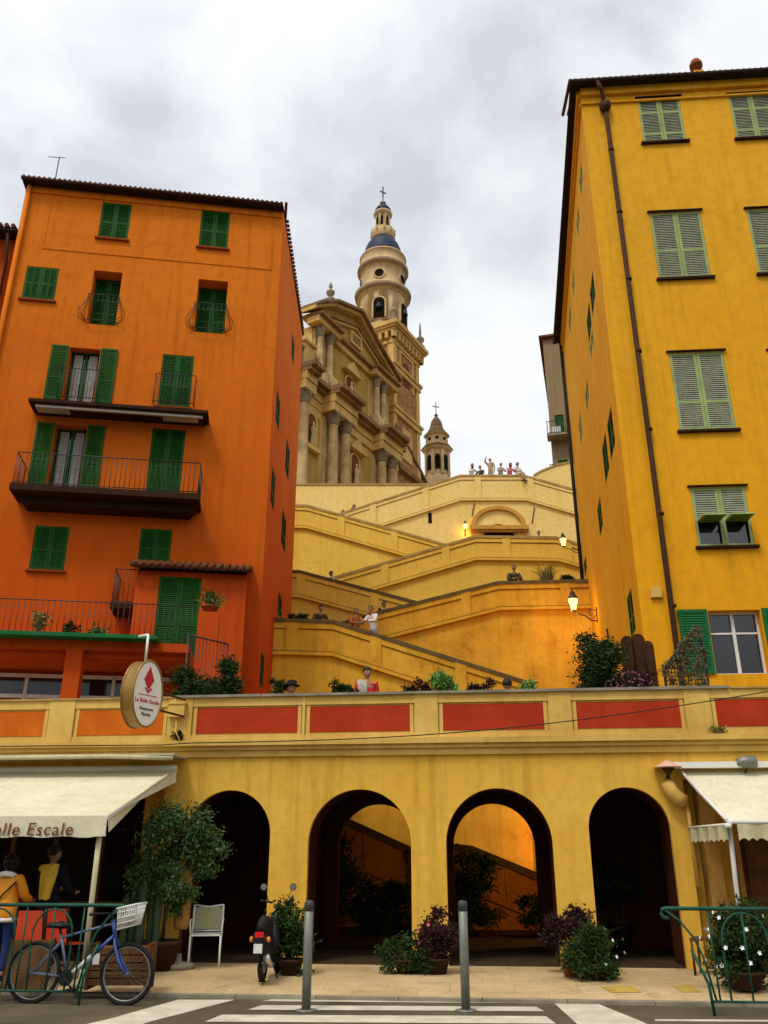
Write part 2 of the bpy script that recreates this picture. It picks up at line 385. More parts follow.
def window(parent, M, r, style, fm, sm_=None, rails=(.42,), dep=.12, sill=None, cols=1, label=None, thick=.0):
    """window (part) > shutter, shutter, sill (sub-parts). r=(u0,u1,z0,z1) in the frame M."""
    u0,u1,z0,z1 = r; sm_ = sm_ or fm; um = (u0+u1)/2
    mb = MB(M)
    bar = .05
    if style in ('open', 'casement', 'recess'):
        d = dep - .06
        mb.m = 1
        for a,b,c,e in ((u0,u0+bar,z0,z1),(u1-bar,u1,z0,z1),(u0+bar,u1-bar,z0,z0+bar),(u0+bar,u1-bar,z1-bar,z1)): mb.box(a,b,d,d+.04,c,e)
        mb.box(um-.035,um+.035,d-.004,d+.036,z0+bar,z1-bar)
        if style == 'casement':
            zt = z0+(z1-z0)*.66; mb.box(u0+bar,um-.035,d+.003,d+.033,zt-.02,zt+.02); mb.box(um+.035,u1-bar,d+.003,d+.033,zt-.02,zt+.02)
        mb.m = 0; mb.box(u0+.01,u1-.01,d+.045,d+.05,z0+.01,z1-.01)
    else:
        mb.m = 0; mb.box(u0+.01,u1-.01,dep-.02,dep-.01,z0+.01,z1-.01)
    w = mb.build('window', [GLASS if style != 'closed' else VOID, WHITE if style == 'casement' else fm], parent)
    if label: w['label'] = label
    if style in ('closed', 'recess', 'flap'):
        v = .01 if style != 'recess' else dep-.12
        if style == 'recess':
            pass
        for a, b in ((u0+.005, um-.004), (um+.004, u1-.005)):
            q = MB(M)
            if style == 'flap':
                zf = z0+(z1-z0)*.42
                leaf(q, a, b, zf, z1, v, (), cols=1)
                q.m = 0
                q.box(a, a+.06, v, v+.035, z0, zf-.002); q.box(b-.06, b, v, v+.035, z0, zf-.002); q.box(a+.06, b-.06, v+.002, v+.033, z0, z0+.06)
                L_ = .5; hh = .03   # flap pushed out
                q.hexa([(a+.05,v-.005,zf-.01),(b-.05,v-.005,zf-.01),(b-.05,v-L_,zf-hh),(a+.05,v-L_,zf-hh)], (0,.01,.03))
                q.m = 2
                q.hexa([(a+.11,v-.05,zf-.04),(b-.11,v-.05,zf-.04),(b-.11,v-L_+.05,zf-hh+.005),(a+.11,v-L_+.05,zf-hh+.005)], (0,-.004,-.012))
            elif style == 'recess':
                leaf(q, a, b, z0, z0+(z1-z0)*.97, v, rails, cols=cols)
            else:
                leaf(q, a, b, z0, z1, v, rails, cols=cols)
            q.build('shutter', [fm, sm_, LEAFM], w)
    if style in ('open', 'casement'):
        sw = (u1-u0)*.56
        for a, b in ((u0-sw-.03, u0-.03), (u1+.03, u1+sw+.03)):
            q = MB(M); leaf(q, a, b, z0+.01, z1+.02, -.055, rails, cols=cols)
            q.build('shutter', [fm, sm_], w)
    if sill:
        q = MB(M); q.box(u0-.07, u1+.07, -.09, .0, z0-.07, z0-.012); q.build('sill', sill, w)
    return w

def railing(name, M, path, z0, h, parent, mat_=IRON, step=.12, r=.008, label=None, bulge=0):
    """iron railing along (u,v) path"""
    q = MB(M)
    for (a, b) in zip(path[:-1], path[1:]):
        a3, b3 = Vector((a[0],a[1],0)), Vector((b[0],b[1],0)); L_ = (b3-a3).length; n = max(1, int(L_/step))
        nrm = Vector(((b3-a3).y, -(b3-a3).x, 0)).normalized()
        for z in (z0+.06, z0+h): q.cyl(a3+Vector((0,0,z)), b3+Vector((0,0,z)), r*1.7, n=6)
        for i in range(n+1):
            p = a3.lerp(b3, i/n)
            if bulge: q.tube([p+Vector((0,0,z0+.06)), p+nrm*bulge+Vector((0,0,z0+h*.3)), p+nrm*bulge*.3+Vector((0,0,z0+h*.7)), p+Vector((0,0,z0+h))], r, 5)
            else: q.cyl(p+Vector((0,0,z0)), p+Vector((0,0,z0+h)), r, n=5)
    o = q.build(name, mat_, parent)
    if label: o['label'] = label
    return o

def leaves(mb, c, rad, n, size, clumps=10, flat=1.0, seed=0, shell=.6, droop=0):
    rnd = random.Random(seed); c = Vector(c); cl = []
    for i in range(clumps):
        while True:
            d = Vector((rnd.uniform(-1,1), rnd.uniform(-1,1), rnd.uniform(-1,1)))
            if .1 < d.length < 1: break
        d = d.normalized()*rnd.uniform(shell*.5, 1)
        cl.append((Vector((d.x*rad[0], d.y*rad[1], d.z*rad[2])), rnd.uniform(.22,.42)))
    mr = (rad[0]+rad[1]+rad[2])/3
    for i in range(n):
        k, s_ = cl[rnd.randrange(clumps)]
        p = c + k + Vector((rnd.gauss(0,1), rnd.gauss(0,1), rnd.gauss(0,.8)))*s_*mr*.55
        a = Vector((rnd.gauss(0,1), rnd.gauss(0,1), rnd.gauss(0,.7)-droop)).normalized()
        b = a.cross(Vector((rnd.gauss(0,1), rnd.gauss(0,1), rnd.gauss(0,1)))).normalized()
        l = size*rnd.uniform(.6,1.3); w = l*.42*flat; up = a.cross(b)*l*.12
        mb.add([p, p+a*l*.5+b*w*.5+up, p+a*l, p+a*l*.5-b*w*.5+up], [(0,1,2,3)], False)

def blades(mb, c, n, h, spread, seed=0, w=.012, curve=.5):
    rnd = random.Random(seed); c = Vector(c)
    for i in range(n):
        a = rnd.uniform(0, 6.283); s_ = rnd.uniform(.1,1)*spread; d = Vector((math.cos(a), math.sin(a), 0)); hh = h*rnd.uniform(.6,1.1)
        p0 = c + d*rnd.uniform(0,.15)*spread; sd = Vector((-d.y, d.x, 0))*w
        p1 = p0 + d*s_*.4 + Vector((0,0,hh*.65)); p2 = p0 + d*s_ + Vector((0,0,hh*(1-curve*s_/max(spread,.01)*.5)))
        mb.add([p0-sd, p0+sd, p1+sd*.8, p1-sd*.8, p2], [(0,1,2,3),(3,2,4)], False)

def pot_mesh(mb, r, h, c=(0,0,0)):
    mb.lathe([(r*.68,0),(r*.95,h*.82),(r*1.08,h*.84),(r*1.08,h),(r*.92,h),(r*.88,h*.9),(1e-4,h*.9)], c, 18)

def plant(name, label, loc, rad, n, size, lm, cat='plant', pot=None, cz=None, clumps=9, flowers=None, group=None, stems=True, bl=None, seed=None, flat=1.0, potm=None, rz=0):
    e = empty(name, TR(loc, rz), label, cat, group)
    seed = seed if seed is not None else int(abs(loc[0])*100+abs(loc[1])*37)
    ph = pot[1] if pot else 0
    cz = cz if cz is not None else ph + rad[2]*.95
    q = MB()
    if bl: blades(q, (0,0,ph*.9), bl[0], bl[1], bl[2], seed)
    if n: leaves(q, (0,0,cz), rad, n, size, clumps, seed=seed, flat=flat)
    q.build('foliage', lm, e)
    if stems and n:
        s_ = MB(); rnd = random.Random(seed+1)
        for i in range(7):
            a = rnd.uniform(0,6.28); k = rnd.uniform(.3,.8)
            s_.tube([(0.03*math.cos(a),0.03*math.sin(a),ph*.85),(rad[0]*k*.4*math.cos(a),rad[1]*k*.4*math.sin(a),(ph*.85+cz)/2),(rad[0]*k*math.cos(a),rad[1]*k*math.sin(a),cz+rad[2]*.4)], [.014,.010,.005], 5)
        s_.build('stem', BARK, e)
    if pot:
        q = MB(); pot_mesh(q, pot[0], pot[1]); q.build('pot', potm or TERRA, e)
    if flowers:
        q = MB(); rnd = random.Random(seed+5); fm, fn, fs_ = flowers
        for i in range(fn):
            a = rnd.uniform(0,6.28); t = rnd.uniform(-.5,.95); k = math.sqrt(max(0.05,1-t*t))*1.05
            p = Vector((rad[0]*k*math.cos(a), rad[1]*k*math.sin(a), cz+rad[2]*t)); nrm = Vector((math.cos(a),math.sin(a),.3)).normalized()
            x = nrm.cross(Vector((0,0,1))).normalized(); y = nrm.cross(x)
            for j in range(5):
                b = j*1.2566; d0 = x*math.cos(b)+y*math.sin(b); d1 = x*math.cos(b+.6)+y*math.sin(b+.6); d2 = x*math.cos(b-.6)+y*math.sin(b-.6)
                q.add([p, p+d2*fs_*.6+nrm*.004, p+d0*fs_+nrm*.01, p+d1*fs_*.6+nrm*.004], [(0,1,2,3)], False)
        q.build('blossom', fm, e)
    return e

def text_mesh(name, body, size, mat_, parent=None, M=None, extrude=.004, align='CENTER', shear=0.0, bold=0.0, spacing=1.0):
    cu = bpy.data.curves.new(name, 'FONT'); cu.body = body; cu.size = size; cu.extrude = extrude; cu.align_x = align; cu.align_y = 'CENTER'
    cu.shear = shear; cu.offset = bold; cu.space_character = spacing
    o = bpy.data.objects.new(name+'_tmp', cu); COL.objects.link(o); bpy.context.view_layer.update()
    me = bpy.data.meshes.new_from_object(o.evaluated_get(bpy.context.evaluated_depsgraph_get()))
    bpy.data.objects.remove(o)
    me.name = name; me.materials.clear(); me.materials.append(mat_)
    if M: me.transform(M)
    t = bpy.data.objects.new(name, me); COL.objects.link(t)
    if parent: t.parent = parent
    return t
FACE = Matrix.Rotation(R_(90), 4, 'X')     # text in XY -> stands in XZ, read from -Y

# ================================================================== THE GROUND
Y0 = 14.2
g = MB(); g.add([(-900,-600,0),(900,-600,0),(900,1200,0),(-900,1200,0)], [(0,1,2,3)]); tag(g.build('road', ASPH), 'grey asphalt street in front of the arcade', None, kind='structure')
g = MB(); g.box(-40,40,12.6,40,-.3,.10); g.add([(-40,11.72,.035),(40,11.72,.035),(40,12.6,.10),(-40,12.6,.10)],[(0,1,2,3)]); tag(g.build('pavement', PAVE), 'sandy stone pavement before the arches', None, kind='structure')
g = MB()
x = -40
while x < 40: g.box(x, x+.99, 11.58, 11.718, -.3, .038); x += 1.0
tag(g.build('kerb', KERB), 'stone kerb along the street', None, kind='structure')
g = MB()
def strip(pts, z=.004): g.add([tuple(G(a,b,0).xy)+(z,) for a,b in pts], [tuple(range(len(pts)))])
strip([(272,999.5),(530,1001.5),(536,1003.6),(262,1001.5)])
strip([(262,1005.5),(536,1007),(544,1011.5),(248,1010)])
strip([(222,1015),(546,1016.5),(556,1024),(205,1022)])
strip([(150,1028),(600,1029),(615,1042),(135,1040)])
strip([(178,1000),(235,1000),(150,1022),(95,1040),(20,1040),(110,1019)])
strip([(553,1002.5),(595,1003),(640,1021),(690,1045),(600,1045)])
strip([(655,1019.5),(900,1021),(900,1023),(655,1021.5)])
tag(g.build('crosswalk_markings', ZEBRA), 'worn white crosswalk stripes painted on the road', None, kind='structure')
g = MB()
for a,b in ((600,640),(672,700)):
    p=[G(a,988,.07),G(b-8,988,.07),G(b+2,994.5,.045),G(a+12,994.5,.045)]; g.add([(q.x,q.y,.04+max(0,(q.y-11.72))*.0739) for q in p],[(0,1,2,3)])
tag(g.build('tactile_paving', YELT), 'yellow tactile paving slabs at the kerb', None, kind='structure')

# ================================================================== ARCADE
AR = Fr(math.sin(PSI)*Y0, math.cos(PSI)*Y0, -5.8)
# world (x, Y0+v)
UL, UR = -9.6, 8.6
arch_s = []
for xa, xb in ((186,270),(308,411),(446,552.5),(589.5,672)):
    ua, ub = AR.pix(xa,838)[0], AR.pix(xb,838)[0]; r_ = (ub-ua)/2; arch_s.append(((ua+ub)/2, r_, 2.61-r_))
def arch_wall(mb, u0, u1, ztop, arches, y0, y1, z0=0.1, n=28):
    cur = u0
    for (c, r, s_) in arches:
        mb.box(cur, c-r, y0, y1, z0, ztop)
        pts = [(c - r*math.cos(math.pi*i/n), s_ + r*math.sin(math.pi*i/n)) for i in range(n+1)]
        for a, b in zip(pts[:-1], pts[1:]):
            mb.add([(a[0],y0,a[1]),(b[0],y0,b[1]),(b[0],y0,ztop),(a[0],y0,ztop),(a[0],y1,a[1]),(b[0],y1,b[1]),(b[0],y1,ztop),(a[0],y1,ztop)],
                   [(0,1,2,3),(7,6,5,4),(0,4,5,1)], False)
        cur = c+r
    mb.box(cur, u1, y0, y1, z0, ztop)
    bmesh_fix = None
ARC = empty('arcade_building', Matrix.Translation((0,Y0,0)), 'long yellow arcade with four round arches and red panelled parapet', 'arcade')
b = MB(); arch_wall(b, -5.06, 3.22, 3.2, arch_s, 0, .10)
# restaurant front (left) and shop front (right) walls set back under the awnings
b.box(UL, -5.062, .002, .9, 2.72, 3.198); b.box(UL, -8.6, .35, .9, .1, 2.72); b.box(-5.5,-5.062,.35,.9,.1,2.72)
b.box(3.222, UR, .0, .9, 2.72, 3.198)
b.box(3.222, 3.95, .25, .9, .1, 2.72); b.box(5.05, UR, .25, .9, .1, 2.72); b.box(3.95,5.05,.25,.9,2.3,2.72)
b.build('arch_wall', YELA, ARC)
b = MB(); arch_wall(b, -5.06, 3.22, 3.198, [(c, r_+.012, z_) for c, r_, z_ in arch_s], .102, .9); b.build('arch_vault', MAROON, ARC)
b = MB(); arch_wall(b, -3.0, 1.5, 3.2, [(arch_s[1][0]-.02, .76, 1.79), (arch_s[2][0]-.02,.76,1.79)], 2.9, 3.2)
b.box(-5.06,-3.002,2.9,3.2,.1,3.2); b.box(1.502,3.36,2.9,3.2,.1,3.2)
b.box(-5.2,-5.06,.9,3.2,.1,3.198); b.box(3.36,3.5,.9,3.2,.1,3.198)
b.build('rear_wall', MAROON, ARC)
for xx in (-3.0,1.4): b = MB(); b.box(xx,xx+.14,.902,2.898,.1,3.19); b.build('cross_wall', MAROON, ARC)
b = MB(); b.box(-9,8,.12,10.5,.09,.106); b.build('passage_shade_floor', SHADEFLOOR, ARC)  # floor sheet coloured dark to stand in for the shade under the arches
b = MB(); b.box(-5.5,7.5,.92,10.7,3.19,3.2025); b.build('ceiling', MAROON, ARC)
b = MB(); b.box(UL, UR, .02, 9.2, 3.203, 3.38); b.box(-5.5, 7.5, 9.201, 10.7, 3.203, 3.378); b.build('deck', DECK, ARC)  # rear strip is unseen, extended to keep light off the courtyard wall
# cornice
b = MB(); b.box(UL, UR, -.16, .02, 3.30, 3.385); b.box(UL,UR,-.10,.02,3.235,3.298); b.box(UL,UR,-.05,.0,3.13,3.233); b.build('cornice', CREAM, ARC)
# parapet
zb, zt = 3.385, 4.10
b = MB(); b.box(UL, UR, .0, .22, zb, zt)
panels = [(-60,45),(79,164),(197,298),(310,410),(443,544),(577,681),(717,820)]
def ux(px, py=720): return AR.pix(px, py)[0]
edges = []
for (a,c) in panels: edges.append((ux(a), ux(c)))
z0p, z1p = zb+.13, zt-.17
# pilasters between the panels, rails above and below, panel frames
gaps = [(UL, edges[0][0]-.08)] + [(edges[i][1]+.08, edges[i+1][0]-.08) for i in range(len(edges)-1)] + [(edges[-1][1]+.08, UR)]
for a, c in gaps: b.box(a, c, -.05, -.001, zb, zt)
for a, c in edges:
    b.box(a-.08, c+.08, -.035, -.001, z1p+.03, zt); b.box(a-.08, c+.08, -.035, -.001, zb, z0p-.03)
    b.box(a-.055, a, -.02, -.001, z0p-.03, z1p+.03); b.box(c, c+.055, -.02, -.001, z0p-.03, z1p+.03)
b.build('parapet', CREAM, ARC)
for i, (a, c) in enumerate(edges):
    q = MB(); q.box(a, c, -.012, -.002, z0p, z1p); q.build('panel', ORP if i < 2 else REDP, ARC)
q = MB()
x = -5.0
while x < 4.1: q.box(x, min(4.1,x+1.49), -.09, .27, zt+.002, zt+.045); x += 1.5
q.build('coping', SLATE, ARC)
q = MB(); q.box(UL,-5.03,-.07,.27,zt+.002,zt+.03); q.box(4.13,UR,-.07,.27,zt+.002,zt+.03); q.build('coping', CAPL, ARC)
# door and pilaster to the right of the arches
q = MB(); q.box(3.4,3.62,-.10,.248,.1,2.7); q.box(3.9,3.97,.14,.248,.1,2.3); q.build('pilaster', WOODB, ARC)
q = MB(); q.box(3.99,5.03,.32,.36,.1,2.28)
for a,c,e,f in ((4.08,4.48,.3,.95),(4.54,4.94,.3,.95),(4.08,4.48,1.1,2.1),(4.54,4.94,1.1,2.1)): q.box(a,c,.295,.318,e,f)
d = q.build('door', WOOD, ARC); q = MB(); q.ball((4.95,.28,1.05),.03,8); q.build('door_handle', BRASS, d)
# restaurant glazed front (dark), left
q = MB(); q.box(-8.6,-5.5,.86,.9,.1,2.7); q.m=1
for x in (-8.6,-7.85,-7.1,-6.3,-5.58): q.box(x,x+.08,.54,.598,.1,2.7)
q.box(-8.6,-5.5,.55,.597,.85,.93); q.build('shop_front', [VOID, WOOD], ARC)

# mushroom vent pipe on arcade wall
def vent_pipe():
    p = AR.pix(667,790); e = empty('vent_pipe', TR((p[0], Y0, 0)), 'fat cream elbow pipe with a conical cap above the right hand arch', 'vent pipe')
    z1 = AR.pix(667,770)[1]; z0 = AR.pix(667,790)[1]
    q = MB(); q.tube([(0.02,-.14,z1+.02),(0.0,-.14,z0+.08),(.03,-.14,z0-.02),(.12,-.13,z0-.13),(.22,-.11,z0-.17)], [.10,.105,.11,.11,.10], 12)
    q.tube([(.24,-.10,z0-.15),(.26,-.09,z0-.4),(.27,-.09,1.2)], .03, 8)
    q.box(-.02,.02,-.14,0,z0+.0,z0+.05); q.build('pipe', CREAM, e)
    q = MB(); q.lathe([(.22,0),(.20,.02),(.02,.11),(1e-4,.115)], (0.02,-.14,z1+.02), 18); q.cyl((0.02,-.14,z1-.02),(0.02,-.14,z1+.03),.03); q.build('cap', mat('pink cap',(.62,.36,.26),.7), e)
vent_pipe()

# power cable
q = MB(); pts = []
A0 = AR.pix(190,743,-.25); A1 = AR.pix(790,688,-.25)
for i in range(41):
    t = i/40; u = A0[0]+(A1[0]-A0[0])*t; z = A0[1]+(A1[1]-A0[1])*t - .22*math.sin(math.pi*t)*(1)
    pts.append((u, Y0-.25, z))
q.tube(pts, .009, 6); q.tube([(A0[0],Y0-.25,A0[1]),(A0[0]-.5,Y0-.2,A0[1]-.02),(-9,Y0-.18,A0[1]+.0)], .009, 6)
tag(q.build('cable', BLACKP), 'thin black power cable sagging across the red parapet panels', 'cable')
# junction box on parapet
p = AR.pix(178,711,-.05); q = MB(); q.box(p[0]-.14,p[0]+.14,Y0-.16,Y0-.052,p[1]-.11,p[1]+.10); q.box(p[0]-.16,p[0]+.16,Y0-.18,Y0-.05,p[1]+.10,p[1]+.13)
q.tube([(p[0],Y0-.1,p[1]-.11),(p[0]+.02,Y0-.12,p[1]-.35),(p[0]+.12,Y0-.18,p[1]-.5)],.012,6)
tag(q.build('junction_box', CREAM), 'small cream junction box on the parapet beside the oval sign', 'junction box')
# spotlight on right awning
p = AR.pix(746,762,-.2); e = empty('spotlight', TR((p[0],Y0-.2,p[1])), 'small dark grey spotlight lying above the right awning', 'spotlight')
q = MB(); q.lathe([(.05,-.12),(.09,-.05),(.10,.1),(.085,.12),(1e-4,.10)],(0,0,0),14); q.v=[(v[2]*1.2,v[1],v[0]) for v in q.v]; q.build('lamp_head', STEEL, e)
q = MB(); q.tube([(0,0,-.1),(0,.1,-.14),(0,.2,-.14)],.015,6); q.build('bracket', IRON, e)

# weeds on the cornice
for i,(px,py,lm,n) in enumerate(((178,736,LEAFD,120),(718,735,LEAFY,60))):
    p = AR.pix(px,py,-.1)
    plant('weed', ['dark green weed growing on the cornice under the junction box','dry brown weed tuft growing on the cornice at right'][i], (p[0],Y0-.08,3.385), (.16,.06,.09), n, .06, lm, 'weed', stems=False, cz=.08, clumps=5, bl=(25,.18,.14))

# ================================================================== STAIRCASE WALLS
FRW = R_(0)
def lerp_on(pts, x):
    for a, b in zip(pts[:-1], pts[1:]):
        if a[0] <= x <= b[0]: t = (x-a[0])/(b[0]-a[0]); return a[1]+(b[1]-a[1])*t
    return pts[0][1] if x < pts[0][0] else pts[-1][1]
def stair_wall(label, d, px, M1, capm, soff, dn, pstep, niche=None, endpier=False, name='stair_wall'):
    fr = Fr(0, d, 0); pts = [fr.pix(*p) for p in px]
    e = empty(name, fr.M, label, 'stair wall', 'zigzag stair walls climbing to the church')
    b = MB(); z0 = .1
    for (a, c) in zip(pts[:-1], pts[1:]): b.prism([(a[0],z0),(c[0],z0),(c[0],c[1]-.06),(a[0],a[1]-.06)], 0, .45)
    if endpier:
        a = pts[-1]; b.box(a[0]-.05, a[0]+.55, -.08, .5, z0, a[1]-.35)
    b.build('wall', M1, e)
    b = MB(); b.band(pts, -.06, .06, -.07, .52); b.build('coping', capm, e)
    # string course with pilasters and panel borders
    b = MB()
    b.band(pts, -soff-.06, -soff+.04, -.13, -.001); b.m = 1; b.band(pts, -soff+.041, -soff+.07, -.12, -.001); b.m = 0
    x = pts[0][0] + .3*pstep; end = pts[-1][0]; w = .34; xs = []
    while x < end - w: xs.append(x); x += pstep
    for x in xs:
        sub = [(x, lerp_on(pts, x)), (x+w, lerp_on(pts, x+w))]
        b.band(sub, -soff+.071, -.06, -.06, -.001)
    brk = sorted(set([p[0] for p in pts] + xs + [x+w for x in xs]))
    full = [(x, lerp_on(pts, x)) for x in brk]
    for a, c in zip(full[:-1], full[1:]):
        m = (a[0]+c[0])/2
        if any(x < m < x+w for x in xs): continue
        b.band([a, c], -.24, -.06, -.04, -.001); b.band([a, c], -soff+.071, -soff+.19, -.04, -.001); b.m = 1; b.band([a, c], -.262, -.242, -.02, -.001); b.m = 0  # thin dark strip under the top rail paints its shadow line
    b.build('moulding', [M1, GRIME_SHADE], e)
    # ramp behind
    b = MB(fr.M)
    for (a, c) in zip(pts[:-1], pts[1:]):
        b.prism([(a[0],z0),(c[0],z0),(c[0],c[1]-1.05),(a[0],a[1]-1.05)], .452, dn)
    tag(b.build('stair_ramp', DECK), 'paved stair ramp behind the parapet wall', None, kind='structure')
    return e, fr, pts
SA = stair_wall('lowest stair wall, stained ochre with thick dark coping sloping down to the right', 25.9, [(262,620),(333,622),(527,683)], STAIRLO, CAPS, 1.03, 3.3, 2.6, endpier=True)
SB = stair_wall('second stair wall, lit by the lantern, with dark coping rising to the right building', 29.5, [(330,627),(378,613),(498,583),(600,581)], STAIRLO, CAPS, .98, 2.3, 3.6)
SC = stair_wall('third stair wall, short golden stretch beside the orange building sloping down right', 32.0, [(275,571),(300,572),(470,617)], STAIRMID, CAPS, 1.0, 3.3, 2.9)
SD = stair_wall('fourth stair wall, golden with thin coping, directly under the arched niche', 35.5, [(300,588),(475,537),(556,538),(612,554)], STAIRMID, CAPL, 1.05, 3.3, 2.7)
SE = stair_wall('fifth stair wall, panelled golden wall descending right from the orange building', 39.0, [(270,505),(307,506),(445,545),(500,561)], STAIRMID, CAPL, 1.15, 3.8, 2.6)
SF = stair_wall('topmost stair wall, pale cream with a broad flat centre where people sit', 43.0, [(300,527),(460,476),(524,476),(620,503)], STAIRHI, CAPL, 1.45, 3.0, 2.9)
# niche on the top wall
def niche():
    fr = SF[1]; M = fr.M
    e = empty('arched_niche', M, 'round arched wall niche with orange cornice below the top parapet', 'niche')
    u0, zb_ = fr.pix(470,527); u1, _ = fr.pix(527,527); uc = (u0+u1)/2; zt_ = fr.pix(498,507)[1]; r = (u1-u0)/2*.96; hh = zt_ - zb_
    NM = mat('orange niche plaster', (.66,.34,.07), .85, .3, 2, streak=.4, bump=.2)
    b = MB(); n = 24
    pts = [(uc - r*math.cos(math.pi*i/n), zb_+.02 + hh*math.sin(math.pi*i/n)) for i in range(n+1)]
    inn = [(uc - (r-.22)*math.cos(math.pi*i/n), zb_+.02 + (hh-.2)*math.sin(math.pi*i/n)) for i in range(n+1)]
    for k in range(n):
        b.hexa([(pts[k][0],-.16,pts[k][1]),(pts[k+1][0],-.16,pts[k+1][1]),(inn[k+1][0],-.16,inn[k+1][1]),(inn[k][0],-.16,inn[k][1])], (0,.159,0))
    b.build('arch_moulding', NM, e)
    b = MB(); b.box(uc-r-.12, uc+r+.12, -.30, -.001, zb_-.22, zb_); b.box(uc-r-.05, uc+r+.05, -.2, -.001, zb_-.34, zb_-.222)
    zl = fr.pix(498,545)[1]
    for s_ in (-1,1): b.box(uc+s_*(r-.25)-.28, uc+s_*(r-.25)+.28, -.12, -.001, zl, zb_-.342)
    b.build('cornice', NM, e)
    b = MB(); b.prism([(uc+(r-.6)*math.cos(math.pi*i/16), zl+.2+1.0*math.sin(math.pi*i/16)) for i in range(17)], -.02, -.002); b.build('opening', VOID, e)
niche()
for (px,y0_,y1_) in ((473,503,515),(533,507,523)):
    fr = SF[1]; a = fr.pix(px+1.5,y0_,-.05); c = fr.pix(px-1,y1_,-.05); q = MB(fr.M); q.cyl((a[0],-.05,a[1]),(c[0],-.05,c[1]),.025,n=6); q.cyl((c[0],-.05,c[1]),(c[0],.0,c[1]),.02,n=6)
    tag(q.build('wall_anchor', IRON), 'thin iron wall anchor %s the arched niche' % ('left of' if px < 500 else 'right of'), 'wall anchor')
q = MB(SF[1].M); c = SF[1].pix(430,518); q.box(c[0]-.1,c[0]+.1,-.02,.1,c[1]-.3,c[1]+.3); tag(q.build('wall_slot', VOID), 'narrow dark drain slot in the pale wall left of the niche', 'wall slot')
# terrace wall under the church
frG = Fr(0,46,0); a = frG.pix(262,484); c = frG.pix(450,484)
e = empty('terrace_wall', frG.M, 'plain pale yellow terrace wall directly below the church facade', 'wall')
b = MB(); b.box(a[0],c[0],0,.5,.1,a[1]-.08); b.build('wall', STAIRHI, e)
b = MB(); b.box(a[0],c[0],-.05,.55,a[1]-.079,a[1]+.02); b.build('coping', CAPL, e)
b = MB(Fr(0,46.6,0).M); b.box(-30,40,0,70,-1,20.1); tag(b.build('terrace', DECK), 'church terrace', None, kind='structure')
# lower courtyard ramps seen through the arches
def court(label, pp, d, M1):
    fr = Fr(0,d,0); pts = [fr.pix(*p) for p in pp]
    e = empty('courtyard_stair', fr.M, label, 'stair', 'courtyard stairs seen through the arches'); b = MB()
    for (a_, c_) in zip(pts[:-1], pts[1:]): b.prism([(a_[0],.1),(c_[0],.1),(c_[0],c_[1]-.12),(a_[0],a_[1]-.12)], 0, .4)
    b.build('wall', M1, e)
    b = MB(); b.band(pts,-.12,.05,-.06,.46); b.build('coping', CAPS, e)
    b = MB(); b.band(pts,-.95,-.88,-.05,-.001)
    x = pts[0][0]+.25
    while x < pts[-1][0]-.3: b.band([(x,lerp_on(pts,x)),(x+.25,lerp_on(pts,x+.25))],-.88,-.12,-.03,-.001); x += 1.3
    b.build('moulding', M1, e)
court('worn stair wall sloping right behind the second arch', [(300,800),(345,819),(411,849),(436,860)], 21.8, COURT)
court('worn stair wall with a dark landing corner behind the third arch', [(436,846),(447,845),(472,848),(540,876),(600,901)], 20.9, COURT)
# deck edge beam is part of arcade; side cheeks of the courtyard

